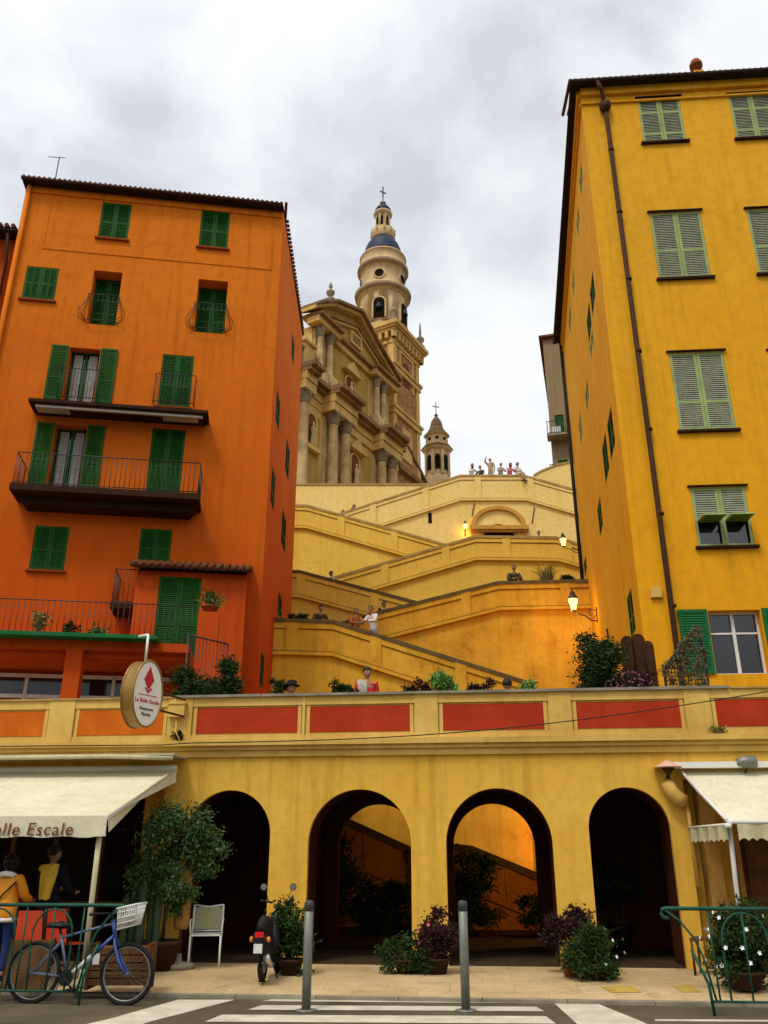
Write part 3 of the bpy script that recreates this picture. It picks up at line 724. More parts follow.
# ================================================================== ORANGE BUILDING
OR = Fr(ray(270,450)[0]*23, 23, 8.5)
ORS = Fr(OR.lat, OR.d, 90)
def rel(parent, fr): return parent.M.inverted() @ fr.M
def orange():
    e = empty('apartment_house', OR.M, 'tall orange apartment house with dark green shutters and balconies', 'house')
    I = Matrix.Identity(4); ZT = 21.98; UL_ = OR.pix(14,250)[0]; ZB = .1
    LB = BWOOD
    W_ = []
    def r(*a): return OR.rect(*a)
    specs = [((100,203,130,239),'closed',.1,(.45,),1),((200,211,229,248),'closed',.1,(.45,),1),((24,267,57,300),'closed',.1,(.5,),2),
             ((90,271,119,325),'recess',.55,(.35,.6),1),((196,280,226,333),'recess',.55,(.35,.6),1),
             ((66,348,97,402),'open',.35,(.4,),1),((160,355,192,407),'closed',.1,(.4,),1),
             ((51,425,83,488),'open',.35,(.4,),1),((149,429,183,492),'closed',.1,(.4,),1),
             ((32,526,67,570),'closed',.1,(.45,),1),((139,529,171,565),'closed',.1,(.45,),1)]
    holes = []
    for px, stl, dep, rails, cols in specs:
        q = r(*px); holes.append(q+(dep,)); W_.append((q, stl, dep, rails, cols))
    b = MB(); wall_holes(b, UL_, 0, ZB, ZT, holes)
    # side wall
    Ms = rel(OR, ORS); b.M = Ms; LS = 7.4
    sspec = [(291.5,336,294.5,364),(276,392,280,430),(285.5,441,289.5,479),(271,468,275,510),(281.5,512,286,551),(278,594,282,618),(260,652,264,688)]
    sholes = []
    for px in sspec:
        q = ORS.rect(*px)
        if q[1]-q[0] > 1.3: m_=(q[0]+q[1])/2; q=(m_-.6,m_+.6,q[2],q[3])
        if q[1]-q[0] < .7: m_=(q[0]+q[1])/2; q=(m_-.4,m_+.4,q[2],q[3])
        sholes.append(q+(.1,))
    wall_holes(b, 0, LS, ZB, ZT, sholes)
    b.M = I
    # back and left sheets
    p = Ms @ Vector((LS,0,0)); p2 = Vector((UL_, 8.5, 0))
    b.add([(p.x,p.y,ZB),(p2.x,p2.y,ZB),(p2.x,p2.y,ZT),(p.x,p.y,ZT)],[(0,1,2,3)]); b.add([(p2.x,p2.y,ZB),(UL_,0,ZB),(UL_,0,ZT),(p2.x,p2.y,ZT)],[(0,1,2,3)])
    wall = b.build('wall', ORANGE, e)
    for (q, stl, dep, rails, cols) in W_: window(e, I, q, stl, GREEN, rails=rails, dep=dep, cols=cols, sill=ORTRIM if stl == 'closed' and q[3]-q[2] < 2 else None)
    for q in sholes: window(e, Ms, q[:4], 'closed', GREEN, dep=.1)
    # curtains in open windows
    for px in ((66,348,97,402),(51,425,83,488)):
        q = r(*px); m = MB()
        for a, c in ((q[0]+.1,q[0]+.35),(q[1]-.35,q[1]-.1)):
            n = 10; vs=[]
            for i in range(n+1):
                x = a+(c-a)*i/n; y=.27+.012*math.sin(i*2.1); vs += [(x,y,q[2]+.1),(x,y,q[3]-.1)]
            m.add(vs,[(2*i,2*i+2,2*i+3,2*i+1) for i in range(n)],True)
        m.build('curtain', CURT, e)
    # plaster string line on the top storey
    z = OR.pix(150,258)[1]; m = MB(); m.box(OR.pix(40,258)[0], -.28, -.02, .0, z-.03, z+.02)
    m.box(OR.pix(46,230)[0]-.02, OR.pix(46,230)[0]+.02, -.018, .0, z+.022, ZT-.5); m.box(-.33,-.29,-.018,0,z+.022,ZT-.5)
    m.box(UL_,.0,-.05,0,ZT-.28,ZT-.1)
    m.build('plaster_moulding', ORANGE, e)
    # roof
    m = MB(); ex = .28; c1 = Ms @ Vector((LS,-.06,0))
    poly = [(UL_-.1,-ex),(-.04,-ex),(c1.x,c1.y),(p2.x,p2.y)]
    m.slab(poly, ZT, ZT+.09); m.m = 1
    x = UL_-.05
    while x < .15: m.tube([(x,-ex-.03,ZT+.115),(x,1.2,ZT+.40)], .05, 8); x += .16
    m.m=1; s0 = Vector((.06,-ex,0)); L_=(c1-s0).length
    for i in range(4,int(L_/.22)):
        q = s0.lerp(c1, i/(L_/.22)); m.tube([(q.x+.02,q.y,ZT+.11),(q.x-.6,q.y+.05,ZT+.24)], .06, 6)
    m.add([(UL_-.1,-.2,ZT+.1),(0,-.2,ZT+.1),(c1.x-.3,c1.y-.2,ZT+.1),(p2.x,p2.y,ZT+.1),((UL_)/2,3.6,ZT+1.1)],[(0,1,4),(1,2,4),(2,3,4),(3,0,4)])
    m.build('roof', [DARKROOF, TILE], e)
    # gutter board
    m = MB(); m.tube([(UL_-.1,-ex-.05,ZT+.02),(-.02,-ex-.05,ZT+.02)],.06,8); m.build('gutter', RUST, e)
    m = MB(); u = OR.pix(20,260)[0]; m.tube([(UL_+.12,-.1,ZT-.1),(UL_+.12,-.1,4)],.07,8); m.build('drainpipe', ORANGE, e)
    # bulged balconette rails on the recessed doors
    for px in ((90,271,119,325),(196,280,226,333)):
        q = r(*px); zc = q[2]
        railing('balconette_railing', I, [(q[0]-.02,-.02),(q[0]-.02,-.16),(q[1]+.02,-.16),(q[1]+.02,-.02)], zc, 1.0, e, step=.13, bulge=.17)
        m = MB()
        for u in (q[0]-.02,q[1]+.02):
            s_ = -1 if u < (q[0]+q[1])/2 else 1
            m.tube([(u,-.02,zc+1.0),(u+s_*.08,-.1,zc+.75),(u+s_*.24,-.15,zc+.4),(u+s_*.2,-.1,zc+.12),(u,-.02,zc+.05)],.012,6)
        m.build('scroll_bracket', IRON, e)
    for px in ((66,348,97,402),(160,355,192,407)):
        q = r(*px); railing('balconette_railing', I, [(q[0]-.12,-.02),(q[0]-.12,-.18),(q[1]+.12,-.18),(q[1]+.12,-.02)], q[2], 1.02, e, step=.1)
    # canopy slab at row 3
    a = OR.pix(28,401,-.75); c = OR.pix(208,413,-.75)
    zc = (a[1]+c[1])/2
    m = MB(); m.box(a[0],c[0],-.75,-.001,zc,zc+.1); m.box(a[0]+.1,c[0]-.1,-.7,-.001,zc-.06,zc-.002); m.build('canopy_slab', BWOOD, e)
    m = MB(); m.box(a[0]+.2,c[0]-.15,-.68,-.60,zc-.13,zc-.062); m.box(a[0]+.2,a[0]+1.1,-.6,-.3,zc-.12,zc-.07);m.box(c[0]-1.3,c[0]-.3,-.6,-.3,zc-.12,zc-.07); m.build('rolled_blind', GREYF, e)
    # row 4 balcony
    a = OR.pix(9,487,-1.0); c = OR.pix(199,497,-1.0); zc = OR.rect(51,425,83,488)[2]-.12
    zc = (a[1]+c[1])/2
    m = MB(); m.box(a[0],c[0],-1.0,-.001,zc-.06,zc+.12)
    m.hexa([(a[0]+.05,-.95,zc-.062),(c[0]-.05,-.95,zc-.062),(c[0]-.05,-.001,zc-.35),(a[0]+.05,-.001,zc-.35)],(0,0,.28)) if False else None
    m.prism([(a[0]+.1,zc-.062),(c[0]-.1,zc-.062),(c[0]-.3,zc-.3),(a[0]+.3,zc-.3)],-.6,-.002)
    bal = m.build('balcony', BWOOD, e)
    railing('railing', I, [(a[0]+.05,-.02),(a[0]+.05,-.95),(c[0]-.05,-.95),(c[0]-.05,-.02)], zc+.12, .95, bal, step=.13, r=.009)
    # ground-floor extension with terrace
    VX = -3.2
    zt_ = OR.pix(80,638,VX)[1]; uL = OR.pix(-40,620,VX)[0]; uR = OR.pix(190,640,VX)[0]
    m = MB(); 
    m.box(uL,uR,VX,-.001,zt_-.26,zt_-.06)       # slab
    m.box(uL,uR,VX+.25,-.002,zt_-.40,zt_-.262)     # beam
    pu = OR.pix(63,675,VX)[0]
    m.build('terrace_slab', ORANGE2, e)
    m = MB(); m.box(pu,pu+.36,VX,VX+.4,3.38,zt_-.262); m.build('pillar', ORANGE, e)
    m = MB(); m.box(uL,OR.pix(158,636,VX-.4)[0],VX-.4,VX+.15,zt_-.058,zt_+.03); m.build('green_canopy', GREENB, e)
    # storefront with white frames
    m = MB(); m.box(uL,uR-.02,VX+1.9,VX+2.1,3.38,zt_-.264); m.m=1
    m.box(uL,uR-.05,VX+1.80,VX+1.898,5.18,5.27); m.box(uL,uR-.05,VX+1.76,VX+1.898,4.85,5.0); m.m = 2
    k = uL+.2
    while k < uR-1: m.m=2; m.box(k,k+.95,VX+1.84,VX+1.897,5.272,5.68); m.m=1; m.box(k-.08,k,VX+1.80,VX+1.898,3.38,5.75); k += 1.03
    m.m=1; m.box(uL,uR-.05,VX+1.8,VX+1.898,5.68,5.77); m.build('shop_front', [ORANGE2, WHITE, GLASS], e)
    zr = zt_-.06
    railing('railing', I, [(uL,VX+.08),(uR,VX+.08)], zr, .95, e, step=.13)
    # tiled lean-to with green door on the terrace
    q = OR.rect(157,577,200,628,-1.2); tz = OR.pix(185,567,-1.5)[1]; x0 = OR.pix(134,600,-1.2)[0]; x1 = -.42
    m = MB(); wall_holes(m, x0, x1, zr, tz-.05, [(q[0],q[1],zr+.1,q[3],.1)], v0=-1.2); m.add([(x1,-1.2,3.38),(x1,-.01,3.38),(x1,-.01,tz+.45),(x1,-1.2,tz-.05)],[(0,1,2,3)])
    m.add([(x0,-1.2,zr),(x0,-.01,zr),(x0,-.01,tz+.45),(x0,-1.2,tz-.05)],[(3,2,1,0)]); m.add([(uR,-1.2,3.38),(x1,-1.2,3.38),(x1,-1.2,zr),(uR,-1.2,zr)],[(0,1,2,3)])
    lt = m.build('annex', ORANGE2, e)
    window(e, TR((0,-1.2,0)), (q[0],q[1],zr+.1,q[3]), 'closed', GREEN, rails=(.4,), dep=.1)
    m = MB(); m.hexa([(x0-.15,-1.5,tz-.06),(x1+.12,-1.5,tz-.06),(x1+.12,-.01,tz+.5),(x0-.15,-.01,tz+.5)],(0,0,.06)); m.m=1
    x = x0-.1
    while x < x1+.1: m.tube([(x,-1.54,tz+.02),(x,-.02,tz+.58)],.075,8); x += .2
    m.build('tiled_roof', [DARKROOF, TILE], e)
    # small side balcony by the lean-to
    a = OR.pix(110,603,-1.0); c = OR.pix(133,603,-1.0)
    m = MB(); m.box(a[0],c[0],-1.0,-.002,a[1]-.12,a[1]); sb = m.build('balcony', BWOOD, e)
    railing('railing', I, [(a[0]+.03,-.02),(a[0]+.03,-.97),(c[0]-.03,-.97)], a[1], .95, sb, step=.12)
    # right end of terrace: planter pillar
    m = MB(); a = OR.pix(196,645,VX+.1); c = OR.pix(217,645,VX+.1); zz = OR.pix(205,612,VX+.1)[1]
    m.box(a[0],c[0],VX+.05,VX+.6,3.38,zz); m.build('pillar', ORANGE, e)
    pt = OR.M @ Vector(((a[0]+c[0])/2, VX+.32, zz))
    plant('spiky_potted_plant', 'spiky plant in a low pot on top of the orange pillar', pt, (.3,.3,.25), 240, .16, LEAFM, pot=(.2,.2), bl=(60,.55,.5), cz=.35, flat=.5)
    # street level side wall strip with railings below
    # antennas
    for px,h_ in ((48,1.5),(258,.5)):
        u = OR.pix(px,185)[0]; m = MB(OR.M); m.tube([(u,.6,ZT+.1),(u,.6,ZT+.4+h_)],.02,6)
        for i,dz in enumerate((0,.15,.3) if px > 100 else (0,)): m.cyl((u-.35,.6,ZT+.35+h_-dz),(u+.2,.6,ZT+.38+h_-dz),.012,n=5)
        tag(m.build('antenna', IRON), 'thin aerial mast on the %s end of the orange house roof' % ('left' if px < 100 else 'right'), 'antenna')
    # terrace plants
    for i,(px,lm,hh) in enumerate(((38,LEAFY,.6),(72,LEAFD,.35),(100,LEAFM,.3))):
        u = OR.pix(px,630,VX+.5)[0]; pt = OR.M @ Vector((u,VX+.5,zr))
        plant('terrace_plant', ['spiky pale plant behind the terrace railing at far left','dark bushy pot plant behind the terrace railing above the pillar','low green pot plant behind the terrace railing left of the annex'][i], pt, (.25,.2,hh*.5), 150, .12, lm, pot=(.16,.2), bl=(30,hh,.3) if i==0 else None)
    return e
orange()
# deck street on both sides (ground in front of the houses)
for nm,(x0,x1) in (('street_left',(-30,-4.3)),('street_right',(2.6,30))):
    b = MB(); b.box(x0,x1,Y0+9.21,34,-.2,3.36) if x0 < 0 else b.box(5.0,30,Y0+1.2,30,-.2,3.36)
    # wall faces at the left and right of the courtyard
    tag(b.build('terrace_street', DECK), 'raised terrace street', None, kind='structure')

# neighbour house at far left
def neighbour():
    a = OR.pix(16,230); fr = OR
    e = empty('neighbour_house', fr.M @ Matrix.Translation((OR.pix(14,250)[0]-.12,.4,0)), 'dark orange neighbour house at the far left with a tiled eave', 'house')
    zt_ = OR.pix(10,232)[1]
    b = MB(); wall_holes(b,-8,0,.1,zt_,[(-1.4,-.35,zt_-3.0,zt_-1.6,.1),(-1.4,-.35,zt_-6.4,zt_-5.0,.1)])
    b.add([(0,0,.1),(0,8,.1),(0,8,zt_),(0,0,zt_)],[(0,1,2,3)]); b.build('wall', ORANGE2, e)
    for z in (zt_-3.0, zt_-6.4): window(e, Matrix.Identity(4), (-1.4,-.35,z,z+1.4), 'closed', GREEN, dep=.1)
    b = MB(); b.box(-8,.1,-.5,8,zt_,zt_+.12); b.m=1
    x=-8
    while x < .05: b.tube([(x,-.55,zt_+.15),(x,1,zt_+.5)],.08,6); x+=.2
    b.build('roof', [DARKROOF,TILE], e)
    b = MB(); b.tube([(-.15,-.45,zt_-.1),(-.15,-.1,zt_-.9),(-.1,-.08,4)],.05,6); b.build('drainpipe', RUST, e)
neighbour()

# ================================================================== RIGHT YELLOW BUILDING
RB = Fr(ray(610,350)[0]*18, 18, -4.1)
RBS = Fr(RB.lat, RB.d, -98.9)
def yellow():
    e = empty('corner_house', RB.M, 'tall ochre yellow corner house with pale green shutters', 'house'); I = Matrix.Identity(4); ZT = 21.85; ZB = .1
    specs = [((640,98,683,142),'closed',(.2,.68)),((732,94,776,138),'closed',(.2,.68)),((654,212,706,278),'closed',(.42,)),((752,208,806,273),'closed',(.42,)),
             ((674,352,730,430),'closed',(.36,)),((694,487,750,546),'flap',(.4,)),((712,610,765,674),'casement',(.35,))]
    for (x,y0_,y1_,rr) in ((845,90,134,(.2,.68)),(862,204,269,(.42,)),(800,350,428,(.36,)),(890,350,428,(.36,)),(820,485,544,(.36,)),(850,608,672,(.36,))):
        specs.append(((x-24,y0_,x+24,y1_),'closed',rr))
    holes = []; ws = []
    for px, stl, rails in specs:
        q = RB.rect(*px); dp = .25 if stl == 'casement' else .12; holes.append(q+(dp,)); ws.append((q,stl,rails,dp))
    b = MB(); wall_holes(b, 0, 12, ZB, ZT, holes)
    Ms = rel(RB, RBS); b.M = Ms; LS = 13.0
    sspec = [(606,404,616,462,0),(602,430,609,486,0),(577,410,584,448,1),(596,495,604,538,1),(585,380,589,412,1),(589,333,594,358,1),
             (589,270,596,318,0),(586,300,592,345,0),(568,305,572,336,1),(579,160,583,200,1),(576,205,580,240,1),(572,268,575,300,1),
             (583,560,586,580,1),(628,588,634,640,1)]
    sh = []
    for x0,y0_,x1,y1_,k in sspec:
        q = RBS.rect(x0,y0_,x1,y1_)
        m_=(q[0]+q[1])/2; w=min(max(q[1]-q[0],.8),1.15)/2; m_=max(-12.2,min(-.9,m_)); q=(m_-w,m_+w,q[2],q[3])
        if any(not(q[1]<h[0] or q[0]>h[1] or q[3]<h[2] or q[2]>h[3]) for h,_ in sh): continue
        sh.append((q+(.1,),k))
    wall_holes(b, -LS, 0, ZB, ZT, [h for h,_ in sh])
    b.M = I
    p = Ms @ Vector((-LS,0,0)); b.add([(p.x,p.y,ZB),(12,p.y,ZB),(12,p.y,ZT),(p.x,p.y,ZT)],[(3,2,1,0)]); b.add([(12,0,ZB),(12,p.y,ZB),(12,p.y,ZT),(12,0,ZT)],[(0,1,2,3)])
    b.build('wall', YELR, e)
    for q,stl,rails,dp in ws:
        window(e, I, q, stl, GREENB if stl == 'casement' else GREENP, GREENB if stl == 'casement' else SLATG, rails, dep=dp, sill=BWOOD if stl != 'casement' else None)
        if stl != 'casement':
            m = MB(); m.box(q[0]-.06,q[1]+.06,-.07,0,q[3]+.012,q[3]+.04); m.build('lintel_strip', BWOOD, e)
    for q,k in sh: window(e, Ms, q[:4], 'closed', GREENP if k and q[2] > 14 else GREEN, dep=.1)
    # eave
    m = MB(); ex=.26; c1 = Ms @ Vector((-LS,-.28,0))
    m.slab([(-.26,-ex),(12.3,-ex),(12.3,p.y),(c1.x,c1.y)], ZT+.05, ZT+.18); m.m=1
    s0 = Vector((-.26,-ex,0)); 
    x = -.3
    while x < 12.2: m.tube([(x,-ex-.04,ZT+.17),(x,1.2,ZT+.45)],.05,6); x += .16
    L_ = (c1-s0).length
    for i in range(10,int(L_/.22)): q = s0.lerp(c1,i/(L_/.22)); m.tube([(q.x-.03,q.y,ZT+.2),(q.x+1,q.y+.05,ZT+.45)],.06,6)
    m.add([(-.3,-.3,ZT+.2),(12.2,-.3,ZT+.2),(12.2,p.y,ZT+.2),(c1.x+.2,c1.y,ZT+.2),(5.5,6,ZT+1.9)],[(0,1,4),(1,2,4),(2,3,4),(3,0,4)])
    m.build('roof', [DARKROOF, TILE], e)
    m = MB(); m.tube([(12.3,-ex-.06,ZT+.08),(-.26,-ex-.06,ZT+.08),(c1.x-.06,c1.y,ZT+.08)],.075,8); m.build('gutter', DARKROOF, e)
    m = MB(); m.box(.0,12,-.06,0,ZT-.5,ZT-.44); m.box(0,12,-.10,0,ZT-.2,ZT+.05); m.M = Ms; m.box(-LS,-.0,-.06,0,ZT-.5,ZT-.44); m.box(-LS,0,-.10,0,ZT-.2,ZT+.048); m.build('cornice', YELR, e)
    # drainpipe
    a = RB.pix(603,100,-.12); c = RB.pix(675,635,-.12)
    m = MB(); m.tube([(a[0]-.15,-ex-.05,ZT+.05),(a[0]-.05,-.3,ZT-.25),(a[0]+.02,-.12,ZT-.5),(a[0]+.04,-.12,ZT-.8)],.06,8)
    m.tube([(a[0]+.04,-.12,ZT-.8),(c[0],-.12,c[1]),(c[0]+.02,-.12,3.4)],.062,8); m.lathe([(.06,-.2),(.15,-.05),(.16,.12),(.1,.14)],(a[0]+.03,-.13,ZT-.75),12)
    for k in range(7):
        t = k/7+.1; m.cyl((a[0]+.04+(c[0]-a[0])*t,-.12,ZT-.8+(c[1]-ZT+.8)*t-.03),(a[0]+.04+(c[0]-a[0])*t,-.12,ZT-.8+(c[1]-ZT+.8)*t+.03),.08,n=8)
    m.build('drainpipe', RUST, e)
    Q = RBS.pix(579,560); m = MB(Ms); m.tube([(-LS+.1,-.09,ZT),(-LS+.1,-.09,8)],.07,8); m.tube([(-6.4,-.06,7.8),(-6.4,-.06,5.2)],.03,6); m.build('drainpipe', DARKROOF, e)
    q = RB.rect(650,588,661,598); m = MB(); m.box(q[0],q[1],-.08,0,q[2],q[3]); m.build('vent_box', CREAM, e)
    # chimney
    u = RB.pix(697,64,1.0)[0]; m = MB(); zc_ = RB.pix(697,71,1.0)[1]; m.box(u-.14,u+.14,.96,1.24,ZT+.3,zc_); ch = m.build('chimney', YELR, e)
    m = MB(); m.lathe([(.15,0),(.14,.25),(.19,.27),(.19,.38),(.14,.40),(.14,.5),(1e-4,.5)],(u,1.1,zc_),14); m.build('chimney_pot', TERRA, ch)
    return e
yellow()

# far houses behind the yellow corner house
def far_house():
    r0,_ = ray(550,430); fr = Fr(r0*50,50,-math.degrees(math.atan(r0))-1.5); a = fr.pix(545,470); e = empty('terrace_house', fr.M, 'weathered grey beige house with balconies peeking out behind the yellow corner house', 'house')
    u0 = 0; z0 = 20.1; zt_ = fr.pix(552,338)[1]; u1 = 8
    b = MB(); wall_holes(b,u0,u1,z0,zt_,[(u0+.35,u0+.95,z0+7.2,z0+8.7,.12),(u0+.35,u0+.95,z0+4.0,z0+5.4,.12),(u0+.35,u0+.95,z0+1.6,z0+2.8,.12)])
    b.add([(u0,0,z0),(u0,9,z0),(u0,9,zt_),(u0,0,zt_)],[(3,2,1,0)]); b.build('wall', STONEL, e)
    for z in (z0+7.2,z0+4.0): window(e, Matrix.Identity(4),(u0+.35,u0+.95,z,z+1.4),'closed',GREEN)
    window(e, Matrix.Identity(4),(u0+.35,u0+.95,z0+1.6,z0+2.8),'open',GREEN,dep=.12)
    b = MB(); b.box(u0-.25,u1,-.3,9,zt_,zt_+.15); b.build('roof', TILE, e)
    for z in (z0+3.7,z0+6.8):
        b = MB(); b.box(u0-.2,u0+2,-.9,-.001,z,z+.15); q = b.build('balcony', GREYST, e)
        railing('railing', Matrix.Identity(4), [(u0-.15,-.02),(u0-.15,-.85),(u0+1.9,-.85)], z+.15, .9, q, step=.14, r=.015)
    b = MB(); b.box(u0+.1,u0+.7,-.7,-.4,z0+6.95,z0+7.5); b.build('air_conditioner', WHITE, e)
    fr2 = Fr(0,47,0); e = empty('side_wall', fr2.M, 'pale yellow sloping wall stub between top parapet and the corner house', 'wall')
    pp = [fr2.pix(*p) for p in ((534,476),(541,472),(556,466),(575,462),(620,455))]
    b = MB(); b.prism([(pp[0][0],.1)]+pp+[(pp[-1][0],.1)],0,.5); b.build('wall', STAIRHI, e)
    b = MB(); b.band(pp,.002,.12,-.05,.55); b.build('coping', CAPL, e)
far_house()

# ================================================================== CHURCH
CH = Fr(ray(297,484)[0]*50, 50, 60.6)
def column(mb, mc, u, z0, z1, r, v):
    mb.m = 0; mb.box(u-r*1.3,u+r*1.3,v-r*1.3,v+r*1.3,z0,z0+.25); mb.lathe([(r*1.25,.25),(r*1.25,.4),(r*1.02,.5),(r,.6),(r*1.0,(z1-z0)*.4),(r*.86,z1-z0-.95),(r*.95,z1-z0-.9)],(u,v,z0),16)
    mb.m = 1; mb.lathe([(r*.88,z1-z0-.9),(r*1.15,z1-z0-.75),(r*.95,z1-z0-.7),(r*1.3,z1-z0-.45),(r*1.05,z1-z0-.42),(r*1.5,z1-z0-.12)],(u,v,z0),12,smooth=False); mb.box(u-r*1.45,u+r*1.45,v-r*1.45,v+r*1.45,z1-.12,z1)
def urn(mb, c, s_):
    mb.lathe([(.22*s_,0),(.22*s_,.1*s_),(.1*s_,.16*s_),(.08*s_,.3*s_),(.28*s_,.55*s_),(.30*s_,.72*s_),(.12*s_,.9*s_),(.07*s_,1.0*s_),(.15*s_,1.12*s_),(.1*s_,1.3*s_),(.02*s_,1.55*s_),(1e-4,1.6*s_)], c, 14)
def church():
    e = empty('basilica', CH.M, 'baroque basilica facade in ochre stone with paired columns and pediment', 'church')
    z0 = 20.1
    # lower storey wall with panels
    b = MB(); b.box(-4,13.6,0,14,z0,31.2); b.box(13.6,19.3,.6,14,z0,30.6)
    b.box(1.6,12.9,.4,13,31.2,37.0); b.build('wall', CHURCH, e)
    for bx in ((.25,2.3,-.06,-.001,z0+.5,29.6),(5.65,9.2,-.06,-.001,z0+.5,29.6),(4.1,9.4,.32,.398,33.4,36.6),(12.0,12.6,.32,.398,33.4,36.6),(13.8,19.0,.52,.598,z0+.5,29)):
        b = MB(); b.box(*bx); b.build('wall_panel', CHPAN, e)
    # columns
    for u in (-.35,3.24,4.83,10.1,11.6):
        m = MB(); column(m, None, u, z0+.8, 30.25, .37, -.55)
        m.m=0; m.box(u-.62,u+.62,-1.1,-.001,z0,z0+.798); m.box(u-.5,u+.5,-.12,-.001,z0+.8,30.2)
        m.build('column', [CHCOL, GREYST], e)
    # entablature stepping forward over the column pairs
    m = MB()
    segs = [(-4,-1.0,0),(-1.0,.25,1.05),(.25,2.5,0),(2.5,5.55,1.05),(5.55,9.35,.1),(9.35,12.35,1.05),(12.35,13.7,0)]
    for a,c,f in segs:
        m.m=0; m.box(a,c,-f-.05,.3,30.25,30.9); m.m=0; m.box(a,c,-f-.12,.3,30.902,31.5); m.m=1; m.box(a-.02,c+.02,-f-.45,.3,31.502,31.8); m.box(a-.04,c+.04,-f-.75,.3,31.802,32.15)
        m.m=2; m.box(a,c,-f-.1,.3,30.86,30.94)
    m.build('entablature', [CHURCH, CHDARK, CHDARK], e)
    # right wing lower roof cornice
    m = MB(); m.box(13.72,19.5,.3,.62,29.6,30.3); m.box(13.72,19.7,-.15,.64,30.602,31.0); m.build('side_cornice', CHDARK, e)
    m = MB(); m.prism([(13.6,31.0),(19.6,31.0),(14.4,34.2),(13.6,34.2)],.5,1.4); m.build('volute', CHURCH, e)
    m = MB(); m.band([(13.6,34.4),(14.4,34.2),(19.7,31.05)],0,.28,.1,1.5); m.build('raking_cornice', CHDARK, e)
    # niches with statues, lower
    def nichef(u, zb_, w, h, v, ped=True):
        q = MB(); n=14; r=w/2
        q.box(u-r-.16,u-r,v-.10,v-.001,zb_,zb_+h-r); q.box(u+r,u+r+.16,v-.10,v-.001,zb_,zb_+h-r)
        for i in range(n):
            a0,a1=math.pi*i/n,math.pi*(i+1)/n
            q.hexa([(u-r*math.cos(a0),v-.1,zb_+h-r+r*math.sin(a0)),(u-r*math.cos(a1),v-.1,zb_+h-r+r*math.sin(a1)),(u-(r+.16)*math.cos(a1),v-.1,zb_+h-r+(r+.16)*math.sin(a1)),(u-(r+.16)*math.cos(a0),v-.1,zb_+h-r+(r+.16)*math.sin(a0))],(0,.099,0))
        q.box(u-r-.3,u+r+.3,v-.35,v-.001,zb_-.3,zb_-.002)
        if ped: q.prism([(u-r-.5,zb_+h+.35),(u+r+.5,zb_+h+.35),(u,zb_+h+1.25)],v-.4,v-.001); q.box(u-r-.5,u+r+.5,v-.45,v-.001,zb_+h+.2,zb_+h+.348)
        f = q.build('niche', CHURCH, e)
        q = MB(); pts=[(u-r,zb_),(u+r,zb_)]+[(u+r*math.cos(math.pi*i/n),zb_+h-r+r*math.sin(math.pi*i/n)) for i in range(n+1)]
        q.prism(pts,v-.02,v-.004); q.build('recess', mat('niche recess red', (.24,.09,.035), .9,.3), f)
        q = MB(); q.lathe([(.22,0),(.3,.1),(.26,.5),(.2,.9),(.27,1.25),(.24,1.4),(.1,1.5),(.09,1.55),(.13,1.68),(.12,1.82),(1e-4,1.9)],(u,v-.2,zb_),10,1,.6); q.build('statue', CHCOL, f)
    nichef(1.25, 27.0, .95, 2.5, -.06, False); nichef(6.9, 26.2, 1.1, 2.6, -.06, True); nichef(16.2,24,1,2.4,.5,False)
    nichef(6.6, 33.0, 1.2, 2.3, .3, True)
    # upper order
    for u in (2.1,3.35,10.2,11.3):
        m = MB(); column(m, None, u, 33.3, 37.0, .25, -.0); m.m=0; m.box(u-.45,u+.45,-.5,.398,32.16,33.298); m.box(u-.33,u+.33,.25,.398,33.3,36.9); m.build('column', [CHCOL, GREYST], e)
    m = MB()
    for a,c,f in ((1.2,4.2,.45),(4.2,9.4,-.1),(9.4,13.0,.45)):
        m.m=0; m.box(a,c,-f,.6,37.002,37.5); m.m=1; m.box(a-.05,c+.05,-f-.3,.6,37.502,37.72)
    m.build('upper_entablature', [CHURCH, CHDARK], e)
    top = [(.8,37.9),(3.3,39.6),(6.9,40.9),(9.6,39.4),(13.2,37.9)]
    m = MB(); m.prism([(1.1,37.73)]+[(a,c-.05) for a,c in top[1:-1]]+[(13.0,37.73)],.1,1.2); m.build('pediment', CHPAN, e)
    m = MB(); m.m=0; m.band(top,-.1,.18,-.45,1.3); m.m=1; m.band([(a,c+.185) for a,c in top],0,.22,-.75,1.4); m.m=0; m.band([(2.2,38.0),(6.9,39.75),(11.8,38.0)],-.12,.12,-.12,.099); m.m=1; m.band([(2.2,38.125),(6.9,39.875),(11.8,38.125)],0,.12,-.28,.098)
    m.m=0; m.lathe([(.55,0),(.55,.12),(.42,.14)],(0,0,0),20) if False else None; m.box(6.1,7.7,-.12,.099,38.1,39.2); m.m=1; m.box(6.3,7.5,-.135,-.121,38.3,39.0)
    m.build('raking_cornice', [CHURCH, CHDARK], e)
    m = MB(); m.box(3.0,3.9,-.3,.6,39.9,40.25); urn(m,(3.4,.1,40.2),1.1); m.build('urn', GREYST, e)
    m = MB(); urn(m,(15.0,1.0,34.5),1.3); m.build('urn', GREYST, e)
    m = MB(); m.box(.2,1.4,.0,1,31.2,34.8); m.box(.0,1.5,-.2,1.1,34.8,35.0); m.build('pedestal', CHURCH, e)
    # low side block left, dark roof
    m = MB(); m.box(-4,.2,.3,5,31.2,34.2); m.box(-4.2,.3,.0,5.2,34.2,34.4); m.build('side_roof', CHDARK, e)
    return e
church()
